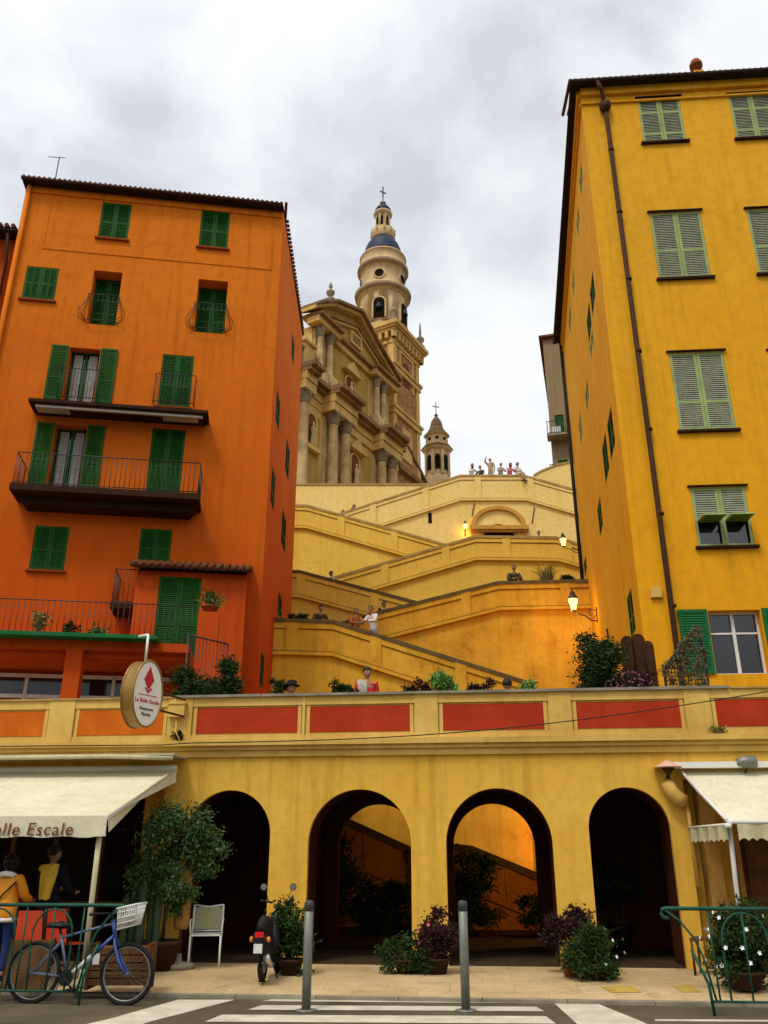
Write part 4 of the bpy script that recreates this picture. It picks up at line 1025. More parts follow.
def tower():
    fr = Fr(-.1,65,60.6); e = empty('bell_tower', fr.M, 'tall bell tower with round cream drums and small blue dome', 'bell tower')
    h = 2.3; z0=20.1
    m = MB(); m.box(-h,h,-h,h,z0,43.35); m.m=0
    m.build('shaft', CHBRICK, e)
    m = MB()
    for sx in (-1,1):
        for sy in (-1,1):
            m.box(sx*h-.5*(sx>0)-.08*(sx<0)-(0),sx*h+.08*(sx>0)+.5*(sx<0),sy*h-.5*(sy>0)-.08*(sy<0),sy*h+.08*(sy>0)+.5*(sy<0),z0,42.95)
    for z in (35.6,39.75): m.box(-h-.2,h+.2,-h-.2,h+.2,z,z+.45); m.box(-h-.32,h+.32,-h-.32,h+.32,z+.451,z+.7)
    # corbelled cornice
    m.box(-h-.15,h+.15,-h-.15,h+.15,42.35,42.65); m.box(-h-.45,h+.45,-h-.45,h+.45,43.37,43.65)
    m.box(-h-.75,h+.75,-h-.75,h+.75,43.85,44.20); m.box(-h-.62,h+.62,-h-.62,h+.62,43.65,43.85)
    for i in range(9):
        t = -h-.2+(2*h+.4)*i/8
        for s_ in (-1,1):
            y0_,y1_ = sorted((s_*h, s_*(h+.45))); m.box(t-.14,t+.14,y0_,y1_,42.75,43.35); m.box(y0_,y1_,t-.14,t+.14,42.75,43.35)
    m.build('stone_quoins', CHURCH, e)
    # belfry opening frames on faces
    for (Mf) in (Matrix.Identity(4), Matrix.Rotation(R_(90),4,'Z'), Matrix.Rotation(R_(-90),4,'Z')):
        m = MB(Mf); m.m=0
        m.box(-1.3,-1.05,-h-.1,-h-.001,38.95,42.05); m.box(1.05,1.3,-h-.1,-h-.001,38.95,42.05); m.box(-1.3,1.3,-h-.1,-h-.001,42.05,42.25)
        m.m=1; m.prism([(-.6,39.15),(.6,39.15)]+[(.6*math.cos(math.pi*i/10),40.85+.6*math.sin(math.pi*i/10)) for i in range(11)],-h-.05,-h-.004)
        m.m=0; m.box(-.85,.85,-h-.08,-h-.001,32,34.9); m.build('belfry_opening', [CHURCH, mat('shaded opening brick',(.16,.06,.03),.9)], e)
    # drums
    def Z(y): return Fr(-.1,65,0).pix(383,y)[1]
    m = MB(); m.lathe([(2.45,44.20),(2.45,45.10),(2.3,45.15),(2.3,45.4)],(0,0,0),8,smooth=False); m.lathe([(2.12,44.55),(2.12,48.65)],(0,0,0),40)
    m.lathe([(2.12,48.65),(2.35,48.80),(2.55,49.00),(2.6,49.25),(2.45,49.40),(2.1,49.60),(2.02,49.65),(2.02,51.60),(2.15,51.70),(2.35,51.85),(2.35,52.05),(2.14,52.25),(2.12,53.2),(2.2,53.25),(2.16,53.4),(1.8,53.4)],(0,0,0),40)
    m.build('drum', TOWERC, e)
    for prof in ([(2.14,48.67),(2.37,48.82),(2.57,49.02),(2.62,49.27),(2.4,49.41)],[(2.17,51.68),(2.38,51.83),(2.38,52.08),(2.1,52.27)],[(2.2,45.35),(2.35,45.42),(2.2,45.55)]): m = MB(); m.lathe(prof,(0,0,0),40); m.build('ring_moulding', mat('rosy moulding',(.50,.33,.21),.85,.35,2,streak=.5), e)
    # windows in the drum: towards the camera
    cam_dir = -(PSI+R_(60.6))   # rotate local frame so that -Y faces the viewer
    for k,da in enumerate((-.16, 1.05, -1.4, 2.3)):
        Mf = Matrix.Rotation(cam_dir+PSI+da,4,'Z')
        for (zc, kind) in ((46.05,'arch'),(50.50,'round')):
            R0 = 2.12 if kind=='arch' else 2.02; m = MB(Mf)
            if kind=='arch': pts=[(-.5,zc-.4),(.5,zc-.4)]+[(.5*math.cos(math.pi*i/12),zc+1.2+.5*math.sin(math.pi*i/12)) for i in range(13)]; fr_=[(-.64,zc-.4),(.64,zc-.4)]+[(.64*math.cos(math.pi*i/12),zc+1.2+.66*math.sin(math.pi*i/12)) for i in range(13)]
            else: pts=[(.42*math.cos(2*math.pi*i/20),zc+.42*math.sin(2*math.pi*i/20)) for i in range(20)]; fr_=[(.56*math.cos(2*math.pi*i/20),zc+.56*math.sin(2*math.pi*i/20)) for i in range(20)]
            m.m=1; m.prism(pts,-R0-.09,-R0+.5); m.m=0; m.prism(fr_,-R0-.07,-R0+.5)
            if kind=='arch': m.m=2; m.lathe([(.32,0),(.27,.1),(.2,.4),(.14,.55),(1e-4,.6)],(0,-R0-.12,zc+.5),12)
            m.build('drum_window', [TOWERC, VOID, BLUED], e)
    m = MB(); m.lathe([(1.8,53.4),(1.78,53.9),(1.68,54.5),(1.5,55.0),(1.25,55.4),(1.0,55.65),(.95,55.7)],(0,0,0),32); m.build('dome', BLUED, e)
    # lantern
    m = MB(); m.lathe([(1.05,55.6),(1.15,55.7),(1.15,56.7),(1.08,56.75),(.8,56.8),(.76,56.9),(.64,57.0),(.64,58.5),(.82,58.6),(.92,58.8),(.86,58.95),(.78,59.0)],(0,0,0),20)
    for i in range(10):
        a = i*.628; m.lathe([(.05,0),(.1,.15),(.05,.3),(.09,.5),(.06,.6)],(1.15*math.cos(a),1.15*math.sin(a),56.2),6)
    for i in range(8):
        a = i*.785+.1; m.cyl((.67*math.cos(a),.67*math.sin(a),56.9),(.67*math.cos(a),.67*math.sin(a),58.6),.08,n=6)
    ln = m.build('lantern', TOWERC, e)
    for da in (-.25,.55,-1.0):
        m = MB(Matrix.Rotation(cam_dir+PSI+da,4,'Z')); m.prism([(-.17,57.2),(.17,57.2),(.17,58.1),(.09,58.25),(-.09,58.25),(-.17,58.1)],-.70,-.3); m.build('opening', VOID, ln)
    m = MB(); m.lathe([(.82,58.98),(.76,59.35),(.55,59.7),(.28,59.88),(.2,59.95)],(0,0,0),20); m.build('lantern_dome', BLUED, ln)
    m = MB(); m.lathe([(.18,59.98),(.3,60.1),(.3,60.3),(.15,60.45),(.05,60.5)],(0,0,0),12); m.cyl((0,0,60.4),(0,0,62.2),.05,n=6)
    Mc = MB(Matrix.Rotation(cam_dir+PSI+.5,4,'Z')); 
    m.build('ball_finial', GREYST, e); Mc.box(-.35,.35,-.04,.04,61.55,61.65); Mc.box(-.05,.05,-.045,.045,61.0,62.3); Mc.build('cross', IRON, e)
    # corner urns/pinnacles
    for sx,sy in ((1,-1),(-1,-1),(1,1)):
        m = MB(); m.box(sx*(h+.2)-.3,sx*(h+.2)+.3,sy*(h+.2)-.3,sy*(h+.2)+.3,44.21,44.7); m.lathe([(.3,0),(.12,.15),(.35,.5),(.38,.7),(.15,.95),(.1,1.1),(.12,1.2),(.06,2.2),(1e-4,2.6)],(sx*(h+.2),sy*(h+.2),44.7),12); m.build('pinnacle', GREYST, e)
tower()
def small_tower():
    fr = Fr(5.2,75,20); e = empty('chapel_tower', fr.M, 'small round chapel tower with stone cone and cross right of the basilica', 'tower')
    m = MB(); m.lathe([(1.9,20.1),(1.9,33.5),(1.75,34.2),(1.5,34.9),(1.25,35.6)],(0,0,0),8,smooth=False); m.lathe([(1.15,35.6),(1.15,38.2),(1.4,38.35),(1.55,38.6),(1.5,38.75),(1.1,38.95),(1.05,39.0),(1.05,39.9),(1.25,40.0),(1.3,40.15),(1.0,40.3)],(0,0,0),8,smooth=False)
    for i in range(8):
        a = (i)*math.pi/4; m.box(1.15*math.cos(a)-.13,1.15*math.cos(a)+.13,1.15*math.sin(a)-.13,1.15*math.sin(a)+.13,35.6,38.2)
    m.build('drum', TOWERC, e)
    m = MB(); m.lathe([(1.0,40.3),(.92,40.55),(.78,40.85),(.66,41.0),(.62,41.3),(.5,41.75),(.3,42.1),(.15,42.3),(.2,42.45),(.05,42.7)],(0,0,0),8,smooth=False); m.lathe([(1.6,38.58),(1.5,38.78),(1.2,38.9)],(0,0,0),8); m.lathe([(1.32,40.1),(1.05,40.32)],(0,0,0),8); m.build('roof', mat('brown tiles cone',(.26,.16,.09),.9,.5,3), e)
    for i in range(8):
        a = i*math.pi/4+.39; M2=Matrix.Rotation(a,4,'Z'); m = MB(M2); m.prism([(-.26,36.1),(.26,36.1),(.26,37.4),(.13,37.7),(-.13,37.7),(-.26,37.4)],-1.16,-.8); m.prism([(.18*math.cos(k*.63),39.5+.18*math.sin(k*.63)) for k in range(10)],-1.07,-.8); m.build('opening', VOID, e)
    m = MB(); m.cyl((0,0,42.6),(0,0,44.0),.04,n=6); m.box(-.35,.35,-.03,.03,43.4,43.48); m.build('cross', IRON, e)
small_tower()

# ================================================================== PEOPLE
def skin(verts, edges, radii, sub=1, root=0):
    me = bpy.data.meshes.new('skin_tmp'); me.from_pydata([tuple(v) for v in verts], edges, []); o = bpy.data.objects.new('skin_tmp', me); COL.objects.link(o)
    md = o.modifiers.new('s', 'SKIN'); md.use_smooth_shade = True; md.branch_smoothing = .3
    for i, r in enumerate(radii):
        r = r if isinstance(r, tuple) else (r, r); me.skin_vertices[0].data[i].radius = r
    me.skin_vertices[0].data[root].use_root = True
    sb = o.modifiers.new('b', 'SUBSURF'); sb.levels = sub; sb.render_levels = sub
    bpy.context.view_layer.update()
    m2 = bpy.data.meshes.new_from_object(o.evaluated_get(bpy.context.evaluated_depsgraph_get()))
    vs = [v.co.copy() for v in m2.vertices]; fs = [tuple(p.vertices) for p in m2.polygons]
    bpy.data.objects.remove(o); bpy.data.meshes.remove(me); bpy.data.meshes.remove(m2)
    return vs, fs
def V3(*a): return Vector(a)
BASE = dict(pelvis=(0,0,.95), spine=(0,.0,1.12), chest=(0,0,1.32), neck=(0,.0,1.46), head=(0,-.015,1.59),
            shL=(-.17,0,1.40), elL=(-.23,.03,1.12), wrL=(-.24,-.06,.88), shR=(.17,0,1.40), elR=(.23,.03,1.12), wrR=(.24,-.06,.88),
            hipL=(-.09,0,.90), knL=(-.10,-.02,.50), anL=(-.10,.02,.09), hipR=(.09,0,.90), knR=(.10,-.02,.50), anR=(.10,.02,.09))
LEAN = dict(spine=(0,-.02,1.12), chest=(0,-.08,1.30), neck=(0,-.13,1.43), head=(0,-.17,1.55), shL=(-.17,-.09,1.37), shR=(.17,-.09,1.37), elL=(-.24,-.25,1.12), elR=(.24,-.25,1.12), wrL=(-.08,-.42,1.10), wrR=(.08,-.42,1.12))
SIT = dict(knL=(-.1,-.42,.92), anL=(-.1,-.44,.50), knR=(.1,-.42,.92), anR=(.1,-.44,.50), elL=(-.24,-.1,1.14), wrL=(-.14,-.32,1.02), elR=(.24,-.1,1.14), wrR=(.14,-.32,1.02))
WALK = dict(knL=(-.1,-.16,.52), anL=(-.1,-.12,.10), knR=(.1,.02,.5), anR=(.1,.26,.14), wrL=(-.26,.06,.9), wrR=(.24,-.2,.92))
REACH = dict(elR=(.25,-.12,1.16), wrR=(.16,-.36,1.14), elL=(-.25,-.08,1.14), wrL=(-.18,-.32,1.10), head=(.03,-.05,1.59))
def person(label, M, pose, top, bottom, hair, s=1.0, sleeves='long', hairlen=0, topm2=None, sub=1, shoes=BLACKF, turn=0, hood=None, group=None, shirt_low=.86, hat=None, bulk=1.0):
    e = empty('person', M @ Matrix.Scale(s,4), label, 'person', group)
    J = {k: Vector(v) for k, v in {**BASE, **pose}.items()}
    def hand(side):
        sg = -1 if side=='L' else 1; w = J['wr'+side]; d = (w-J['el'+side]).normalized()
        sidev = d.cross(Vector((0,0,1))); sidev = (Vector((1,0,0)) if sidev.length < .2 else sidev.normalized()); nrm = d.cross(sidev).normalized()
        return w, d, sidev, nrm, sg
    vs=[]; ed=[]; rd=[]
    def add(p, r, par=None):
        vs.append(Vector(p)); rd.append(r)
        if par is not None: ed.append((par, len(vs)-1))
        return len(vs)-1
    pv = add(J['pelvis'], (.135,.10)); sp = add(J['spine'], (.12,.09), pv); chh = add(J['chest'], (.15,.10), sp); nk = add(J['neck'], .055, chh); hd0 = add(J['neck'].lerp(J['head'],.5), .052, nk)
    hands = MB()
    for sd in 'LR':
        a = add(J['sh'+sd], .058, chh); b = add(J['el'+sd], .042, a); w = add(J['wr'+sd], .028, b)
        w_, d, sv, nr, sg = hand(sd); pl = add(w_+d*.05, (.038,.020), w); pe = add(w_+d*.095, (.036,.016), pl)
        a = add(J['hip'+sd], .085, pv); b = add(J['kn'+sd], .057, a); c = add(J['an'+sd], .038, b); t = add(J['an'+sd]+Vector((0,-.13,-.045)), (.04,.028), c)
        for k in range(4):
            off = (k-1.5)*.019; ln = (.060,.072,.068,.052)[k]; p0 = w_+d*.085+sv*off; p1 = p0+d*ln*.55+nr*.006*sg; p2 = p1+d*ln*.45+nr*.022*sg
            hands.tube([p0,p1,p2],[.0095,.0085,.0065],6)
        p0 = w_+d*.035+sv*.026*sg; hands.tube([p0,p0+d*.03+sv*.03*sg,p0+d*.06+sv*.036*sg],[.012,.010,.008],6)
    bv, bf = skin(vs, ed, rd, sub)
    mb = MB(); mb.smooth = True; mb.add(bv, bf); 
    hands.smooth = True; mb.add(hands.v, hands.f, True)
    # head with face
    hv = MB(); n = 18; prof = []
    hc = J['head']+Vector((0,0,.03)); Rz = Matrix.Rotation(turn,4,'Z')
    hv.ball((0,0,0), 1.0, 20)
    out = []
    for v in hv.v:
        x,y,z = v; 
        X = x*.075; Y = y*.095; Z = z*.118
        if z < -.1: k = 1+.35*(z+.1); X *= k; Y *= (k if y > 0 else 1+.12*(z+.1))
        f = -y
        if f > .5:
            if abs(x) < .22 and -.42 < z < .15: Y -= .022*(1-abs(x)/.22)*(1-abs(z+.22)/.4)      # nose
            if .12 < abs(x) < .5 and .0 < z < .25: Y += .008                                     # eye sockets
            if abs(x) < .3 and -.62 < z < -.48: Y -= .006                                        # lips
        out.append(Rz @ Vector((X,Y,Z)) + hc)
    mb.add(out, hv.f, True)
    for sx in (-1,1):
        q = MB(); q.ball((0,0,0),.016,8,.5,1,1.8); mb.add([Rz @ (Vector(v)+Vector((sx*.077,.008,-.005))) + hc for v in q.v], q.f, True)
    mb.build('body', SKIN, e)
    q = MB()
    for sx in (-1,1): q.ball(tuple(Rz @ Vector((sx*.028,-.087,.012))+hc), .009, 8)
    q.build('eyes', BLACKP, e)
    # hair shell
    q = MB(); q.ball((0,0,0),1.0,20); vv=[]; keep=[]
    for i,(x,y,z) in enumerate(q.v):
        low = -.15 if y > .1 else (.35 if y < -.35 else .0); low -= hairlen*(1 if y > -.1 else 0)*4
        zz = max(z, low) if hairlen == 0 else z
        X,Y,Z = x*.088, y*.108+.006, z*.128+.008
        if hairlen and z < 0 and y > -.25: Z -= hairlen*(-z); X *= 1.08
        if z < low and hairlen == 0 or (y < -.35 and z < .35): X*=.8; Y*=.8; Z*=.8
        vv.append(Rz @ Vector((X,Y,Z)) + hc)
    q2 = MB(); q2.add(vv, q.f, True); q2.build('hair', hair, e)
    if hat:
        q = MB(); q.lathe([(.16,.04),(.155,.05),(.10,.06),(.095,.13),(.05,.15),(1e-4,.152)],tuple(hc),16); q.build('hat', hat, e)
    # top
    vs=[]; ed=[]; rd=[]
    hem = J['pelvis'].lerp(J['pelvis']+Vector((0,0,-.1)), (.95-shirt_low)/.1)
    K=bulk; h0 = add(hem+Vector((0,0,-.05)), (.172*K,.145*K)); p0 = add(J['pelvis']+Vector((0,0,.05)), (.165*K,.135*K), h0); sp = add(J['spine']+Vector((0,0,.03)), (.155*K,.125*K), p0); chh = add(J['chest']+Vector((0,0,.02)), (.185*K,.138*K), sp); ys = add(J['chest'].lerp(J['neck'],.6), (.125*K,.095*K), chh); nk = add(J['neck']+Vector((0,0,.01)), .068, ys)
    for sd in 'LR':
        a = add(J['sh'+sd]+Vector((0,0,.005)), .078*K, chh); el = J['el'+sd]
        if sleeves == 'long': b = add(el, .060*K, a); add(el.lerp(J['wr'+sd],.97), .045*K, b)
        else: add(J['sh'+sd].lerp(el,.7), .060, a)
    v_, f_ = skin(vs, ed, rd, sub); q = MB(); q.add(v_, f_, True); tp = q.build('top', top, e)
    if hood:
        q = MB(); c_ = J['chest']; q.tube([c_+V3(-.1,.02,.1),c_+V3(-.07,.13,.10),c_+V3(.07,.14,.10),c_+V3(.12,.02,.10)],.05,8)
        vs=[]
        for i in range(7):
            for k in range(5):
                vs.append(c_+V3(.05-.27*(i/6)*(1-.06*k), .165+.02*math.sin(i*1.7+k)-.05*abs(i/6-.5), .15-.115*k-.012*math.sin(i*2)))
        fs=[(i*5+k,i*5+k+1,(i+1)*5+k+1,(i+1)*5+k) for i in range(6) for k in range(4)]
        q.add(vs,fs,True); q.add([v+V3(0,.02,0) for v in vs],fs,True); q.build('draped_hoodie', hood, e)
    # trousers
    vs=[]; ed=[]; rd=[]
    wst = add(J['pelvis']+Vector((0,0,.10)), (.148,.115)); pv = add(J['pelvis']+Vector((0,0,.0)), (.15,.118), wst)
    for sd in 'LR':
        a = add(J['hip'+sd]+Vector((0,0,-.06)), .097, pv); b = add(J['kn'+sd], .072, a); add(J['kn'+sd].lerp(J['an'+sd],.92), .058, b)
    v_, f_ = skin(vs, ed, rd, sub); q = MB(); q.add(v_, f_, True); q.build('trousers', bottom, e)
    for sd in 'LR':
        a = J['an'+sd]; q = MB(); q.tube([a+V3(0,.05,-.035),a+V3(0,0,-.03),a+V3(0,-.1,-.055),a+V3(0,-.17,-.065)],[.035,.048,.042,.022],8); q.build('shoe', shoes, e)
    return e
def facing(px, d, z, deg):      # deg 0: faces the viewer
    r = (px-384)/ (F*ct + 0) ; 
    return None
def at(px, py_head, d, z, deg):
    """stand at image column px (measured at row py_head) on height z, camera depth d"""
    r, u = ray(px, py_head); return TR(W(r*d, d, z), PSI + R_(deg))

# two people under the left awning, seen from behind
vest_p = person('person in an orange yellow nylon vest with dark curly hair, seen from behind', at(7,900,12.5,.1,165), REACH, VESTO, JEAN, HAIRD, .88, bulk=1.22, sub=2, hairlen=.02, turn=R_(20), shirt_low=.83)
person('person in black with a yellow hoodie over the shoulders, standing under the awning', at(51,880,12.9,.1,160), REACH, BLACKF, BLACKF, HAIRD, .955, bulk=1.12, sub=2, hood=HOODY, turn=R_(-25))
q = MB(); q.tube([(-.12,.03,1.43),(-.08,.105,1.46),(0,.13,1.47),(.08,.105,1.46),(.12,.03,1.43),(.07,-.08,1.40),(-.07,-.08,1.40)],.042,8,True); q.build('collar', WHITEF, vest_p)
q = MB(); rnd = random.Random(2)
for i in range(70):
    v = Vector((rnd.gauss(0,1),rnd.gauss(0,1),rnd.gauss(0,1))).normalized(); v = Vector((v.x*.095,v.y*.11+.02,abs(v.z)*.13-.03 if v.y < 0 else v.z*.13)); q.ball((v.x,v.y,v.z+1.63),rnd.uniform(.02,.032),6)
q.build('curls', HAIRD, vest_p)
q = MB(); q.tube([(-.19,.10,1.36),(-.05,.165,1.2),(.14,.15,1.0)],.012,6); q.build('bag_strap', BLACKF, vest_p)
q = MB(); q.tube([(-.17,-.0,.83),(-.16,.12,.83),(0,.165,.83),(.16,.12,.83),(.17,0,.83),(.14,-.13,.83),(-.14,-.13,.83)],.03,8,True); q.build('waistband', WHITEF, vest_p)
# woman in red on the deck
def deckp(px, py, d, deg): return at(px, py, d, 3.38, deg)
hp = P(367,667,16.4)
wr = person('person in a red top with a beige shawl over one shoulder walking behind the parapet', TR(Vector((hp.x,hp.y,hp.z-1.74)), PSI+R_(18)), dict(WALK, wrL=(-.2,-.16,1.0)), REDF, OLIVEF, HAIRD, 1.0, sub=2)
q = MB(); vs=[]; n_=9
for i in range(n_):
    t=i/(n_-1)
    c_ = Vector((-.10,.13,1.40)).lerp(Vector((-.13,-.02,1.52)), min(1,t*3)) if t < .34 else Vector((-.13,-.02,1.52)).lerp(Vector((-.12,-.20,.92)), (t-.34)/.66)+Vector((0,-.07*math.sin(math.pi*min(1,(t-.34)/.4)),0))
    for k in range(5): vs.append((c_.x+(k-2)*.045, c_.y+.012*math.sin(k*2.2+i*.8), c_.z-.012*abs(k-2)))
fs_=[(i*5+k,i*5+k+1,(i+1)*5+k+1,(i+1)*5+k) for i in range(n_-1) for k in range(4)]
q.add(vs,fs_,True); q.add([(x,y+.015,z) for x,y,z in vs],fs_,True); q.build('shawl', GREYF, wr)
def behind_parapet(px, py_top, d, deg, zfloor, *a, **k): pass
# helper: put a figure so that the top of its head projects to (px,py) at depth d
def head_at(px, py, d, deg, pose, s=1.0):
    p = P(px, py, d); hz = {**BASE, **pose}['head'][2] + .16
    return TR(Vector((p.x, p.y, p.z - hz*s)), PSI + R_(deg))
BENT = dict(pelvis=(0,.05,.62), spine=(0,-.02,.78), chest=(0,-.14,.95), neck=(0,-.2,1.06), head=(0,-.24,1.18), shL=(-.17,-.14,1.02), shR=(.17,-.14,1.02), elL=(-.22,-.25,.78), elR=(.22,-.25,.78), wrL=(-.14,-.42,.62), wrR=(.14,-.42,.62),
            hipL=(-.09,.05,.6), hipR=(.09,.05,.6), knL=(-.12,-.35,.48), knR=(.12,-.35,.48), anL=(-.1,-.02,.09), anR=(.1,-.02,.09))
def on_deck(px, d, z=3.38): p = P(px, 690, d); return TR(Vector((p.x,p.y,z)), PSI)
person('person with short dark hair and a blue white top crouching behind the parapet at right', head_at(502,675.5,15.3,150,BENT,1.0), BENT, WHITEF, JEAN, HAIRD, 1.0)
person('person in a dark hat crouching behind the parapet beside dark plants at left', head_at(291,683.5,15.2,10,BENT,.92), BENT, OLIVEF, BLACKF, HAIRD, .92, hat=BLACKF)
# figures on the stairs
G1='people on the church stairs'
person('person in grey hood seen as a dark shape, leaning on the lowest stair wall', head_at(320,606,26.8,15,LEAN,.95), LEAN, OLIVEF, BLACKF, HAIRD, .95, group=G1)
person('person in a white shirt bending over the lowest stair wall by the orange backpack', head_at(374,606,26.75,-40,LEAN,1.0), LEAN, WHITEF, GREYF, HAIRB, 1.0, group=G1)
person('person in black behind the sloping second coping, just right of the white shirt', head_at(384,601.5,30.3,30,{},1.0), {}, BLACKF, BLACKF, HAIRD, 1.0, group=G1)
person('person with reddish hair low behind the lowest stair wall, left of the white shirt', head_at(355,615,26.9,20,BENT,1.0), LEAN, mat('rust fabric',(.4,.12,.04),.8), OLIVEF, HAIRB, .9, group=G1)
person('person in grey standing in the middle of the second stair wall, looking down', head_at(513,566,30.5,0,LEAN,1.05), LEAN, OLIVEF, BLACKF, HAIRB, 1.05, group=G1)
person('person in a pale shirt walking by the third stair wall below the golden panels', head_at(331,571,33,60,{},.95), WALK, WHITEF, BLACKF, HAIRD, .95, group=G1)
person('person with dark hair, only the head above the fourth stair wall at its left end', head_at(344,573,36.5,-60,{},.95), WALK, REDO, BLACKF, HAIRD, .95, group=G1)
person('person with dark hair, upper of two heads above the long pale coping at left', head_at(354,504.5,43.9,60,{},.95), WALK, BLACKF, BLACKF, HAIRD, .95, group=G1)
person('person with dark hair, lower of two heads above the long pale coping at left', head_at(343,510,43.9,60,{},.95), WALK, PINKF, BLACKF, HAIRD, .95, group=G1)
person('person in black low behind the fourth stair wall right of the niche', head_at(538,532,36.4,0,LEAN,.95), LEAN, BLACKF, BLACKF, HAIRD, .95, group=G1)
# five along the top
G2='people along the top parapet'
person('person in white with long brown hair, leftmost on the top parapet', head_at(471,464.5,43.9,20,LEAN,.95), LEAN, WHITEF, BLACKF, HAIRB, .95, hairlen=.1, group=G2)
person('person in olive green bending over the top parapet, second from left', head_at(481,466.5,43.9,-30,LEAN,.95), LEAN, OLIVEF, BLACKF, HAIRB, .95, group=G2)
person('person in tan with one raised hand, standing tallest on the top parapet', head_at(490,458.5,43.9,-20,{},.95), dict(elL=(-.3,-.1,1.5),wrL=(-.22,-.2,1.68)), BEIGEF, BEIGEF, HAIRB, .95, group=G2)
person('person in pale grey leaning on the top parapet right of the tan figure', head_at(500,464,43.9,10,LEAN,.95), LEAN, GREYF, BLACKF, HAIRB, .95, group=G2)
person('person in a pink top with dark hair on the top parapet', head_at(509,464,43.9,20,LEAN,1.0), LEAN, PINKF, BLACKF, HAIRD, 1.0, hairlen=.06, group=G2)
pS = P(518,476,43.25)
person('person in a white shirt sitting on the top parapet with legs hanging over', TR(Vector((pS.x,pS.y,SF[1].pix(518,476)[1]-.80)), PSI+R_(35)), SIT, WHITEF, BEIGEF, HAIRD, 1.0, sleeves='short', group=G2)

# ================================================================== LANTERNS
def lantern(label, M, s=1.0, power=60, arm=.75):
    """wall lantern: wall at local x=0, arm reaches toward -x"""
    e = empty('wall_lantern', M @ Matrix.Scale(s,4), label, 'street lantern', 'lit wall lanterns')
    q = MB(); q.box(-.03,-.001,-.05,.05,-.35,.15); q.tube([(-.02,0,-.3),(-.2,0,-.28),(-.38,0,-.12),(-arm*.75,0,-.05),(-arm,0,.02)],.022,8); q.tube([(-.02,0,.05),(-.2,0,.1),(-.3,0,-.02),(-.22,0,-.12),(-.14,0,-.06)],.014,6)
    q.tube([(-.02,0,-.1),(-.14,0,-.2),(-.3,0,-.2)],.012,6); q.build('bracket', IRON, e)
    c = (-arm,0,.05)
    q = MB(); q.lathe([(.07,0),(.10,.04),(.02,.06)],c,6,smooth=False); q.lathe([(.215,.42),(.16,.50),(.09,.60),(.10,.63),(.05,.68),(.015,.76),(1e-4,.78)],c,6,smooth=False)
    for i in range(6):
        a = 2*math.pi*(i+.5)/6; q.cyl((c[0]+.095*math.cos(a),.095*math.sin(a),.09),(c[0]+.2*math.cos(a),.2*math.sin(a),.475),.009,n=4)
    fr = q.build('lantern_frame', IRON, e)
    q = MB(); q.lathe([(.085,.045),(.185,.415)],c,6,smooth=False); q.build('lantern_glass', LAMPG, e)
    return M @ Vector((-arm*s, 0, -.02*s))
def plight(p, power, r=.12, col=(1,.5,.12)):
    l = bpy.data.lights.new('lamp_light','POINT'); l.energy = power; l.color = col; l.shadow_soft_size = r
    o = bpy.data.objects.new('lamp_light', l); COL.objects.link(o); o.location = p
pp_ = RBS.pix(598,610); Ml = RBS.M @ TR((pp_[0], -.0, P(598,610,26).z*0+0), 0)
# the big lantern hangs from a bracket on the alley side of the corner house
def lant_on_side(px, py, label, s, power):
    u, z = RBS.pix(px, py)
    M = RBS.M @ TR((u, 0, z)) @ Matrix.Rotation(R_(90),4,'Z')      # local -x points away from the wall
    c = lantern(label, M, s); return M, c
M1, c1 = lant_on_side(597, 612, 'large lit lantern on a scrolled bracket beside the dark shrub', 1.0, 60)
plight(c1 + Vector((0,0,-.12)), 14); p2 = P(545,612,28.4)
plight(c1 + (W(-.2,.35)-W(0,0)) + Vector((0,0,.0)), 30)
M2, c2 = lant_on_side(579, 547, 'smaller lit lantern at the far corner of the yellow house', .8, 25)
plight(c2+Vector((0,0,-.1)), 6)
frF = SF[1]; a = frF.pix(465,532)
M3 = frF.M @ TR((a[0],0,a[1])) @ Matrix.Rotation(R_(90),4,'Z'); c3 = lantern('tiny lit lantern just left of the arched niche', M3, .7, arm=.4); plight(c3+Vector((0,0,-.1)), 12)
# lantern lighting the courtyard wall, behind the piers of the arcade
fA = SA[1]; a = fA.pix(562,822); M4 = fA.M @ TR((a[0],0,2.2)) @ Matrix.Rotation(R_(90),4,'Z'); c4 = lantern('lit lantern low on the courtyard wall behind the arcade pier', M4, .8, arm=.7); plight(c4+(W(0,-.3)-W(0,0)), 95, col=(1,.42,.07))
M5 = TR((1.9, Y0+3.2, 2.45)) @ Matrix.Rotation(R_(-90),4,'Z'); c5 = lantern('added unseen lantern on the back of the arcade, brightening the courtyard stair', M5, .7, arm=.6); plight(c5+Vector((0,.1,.0)), 85, col=(1,.45,.1))  # added lantern, out of view, to lift the dark courtyard stair

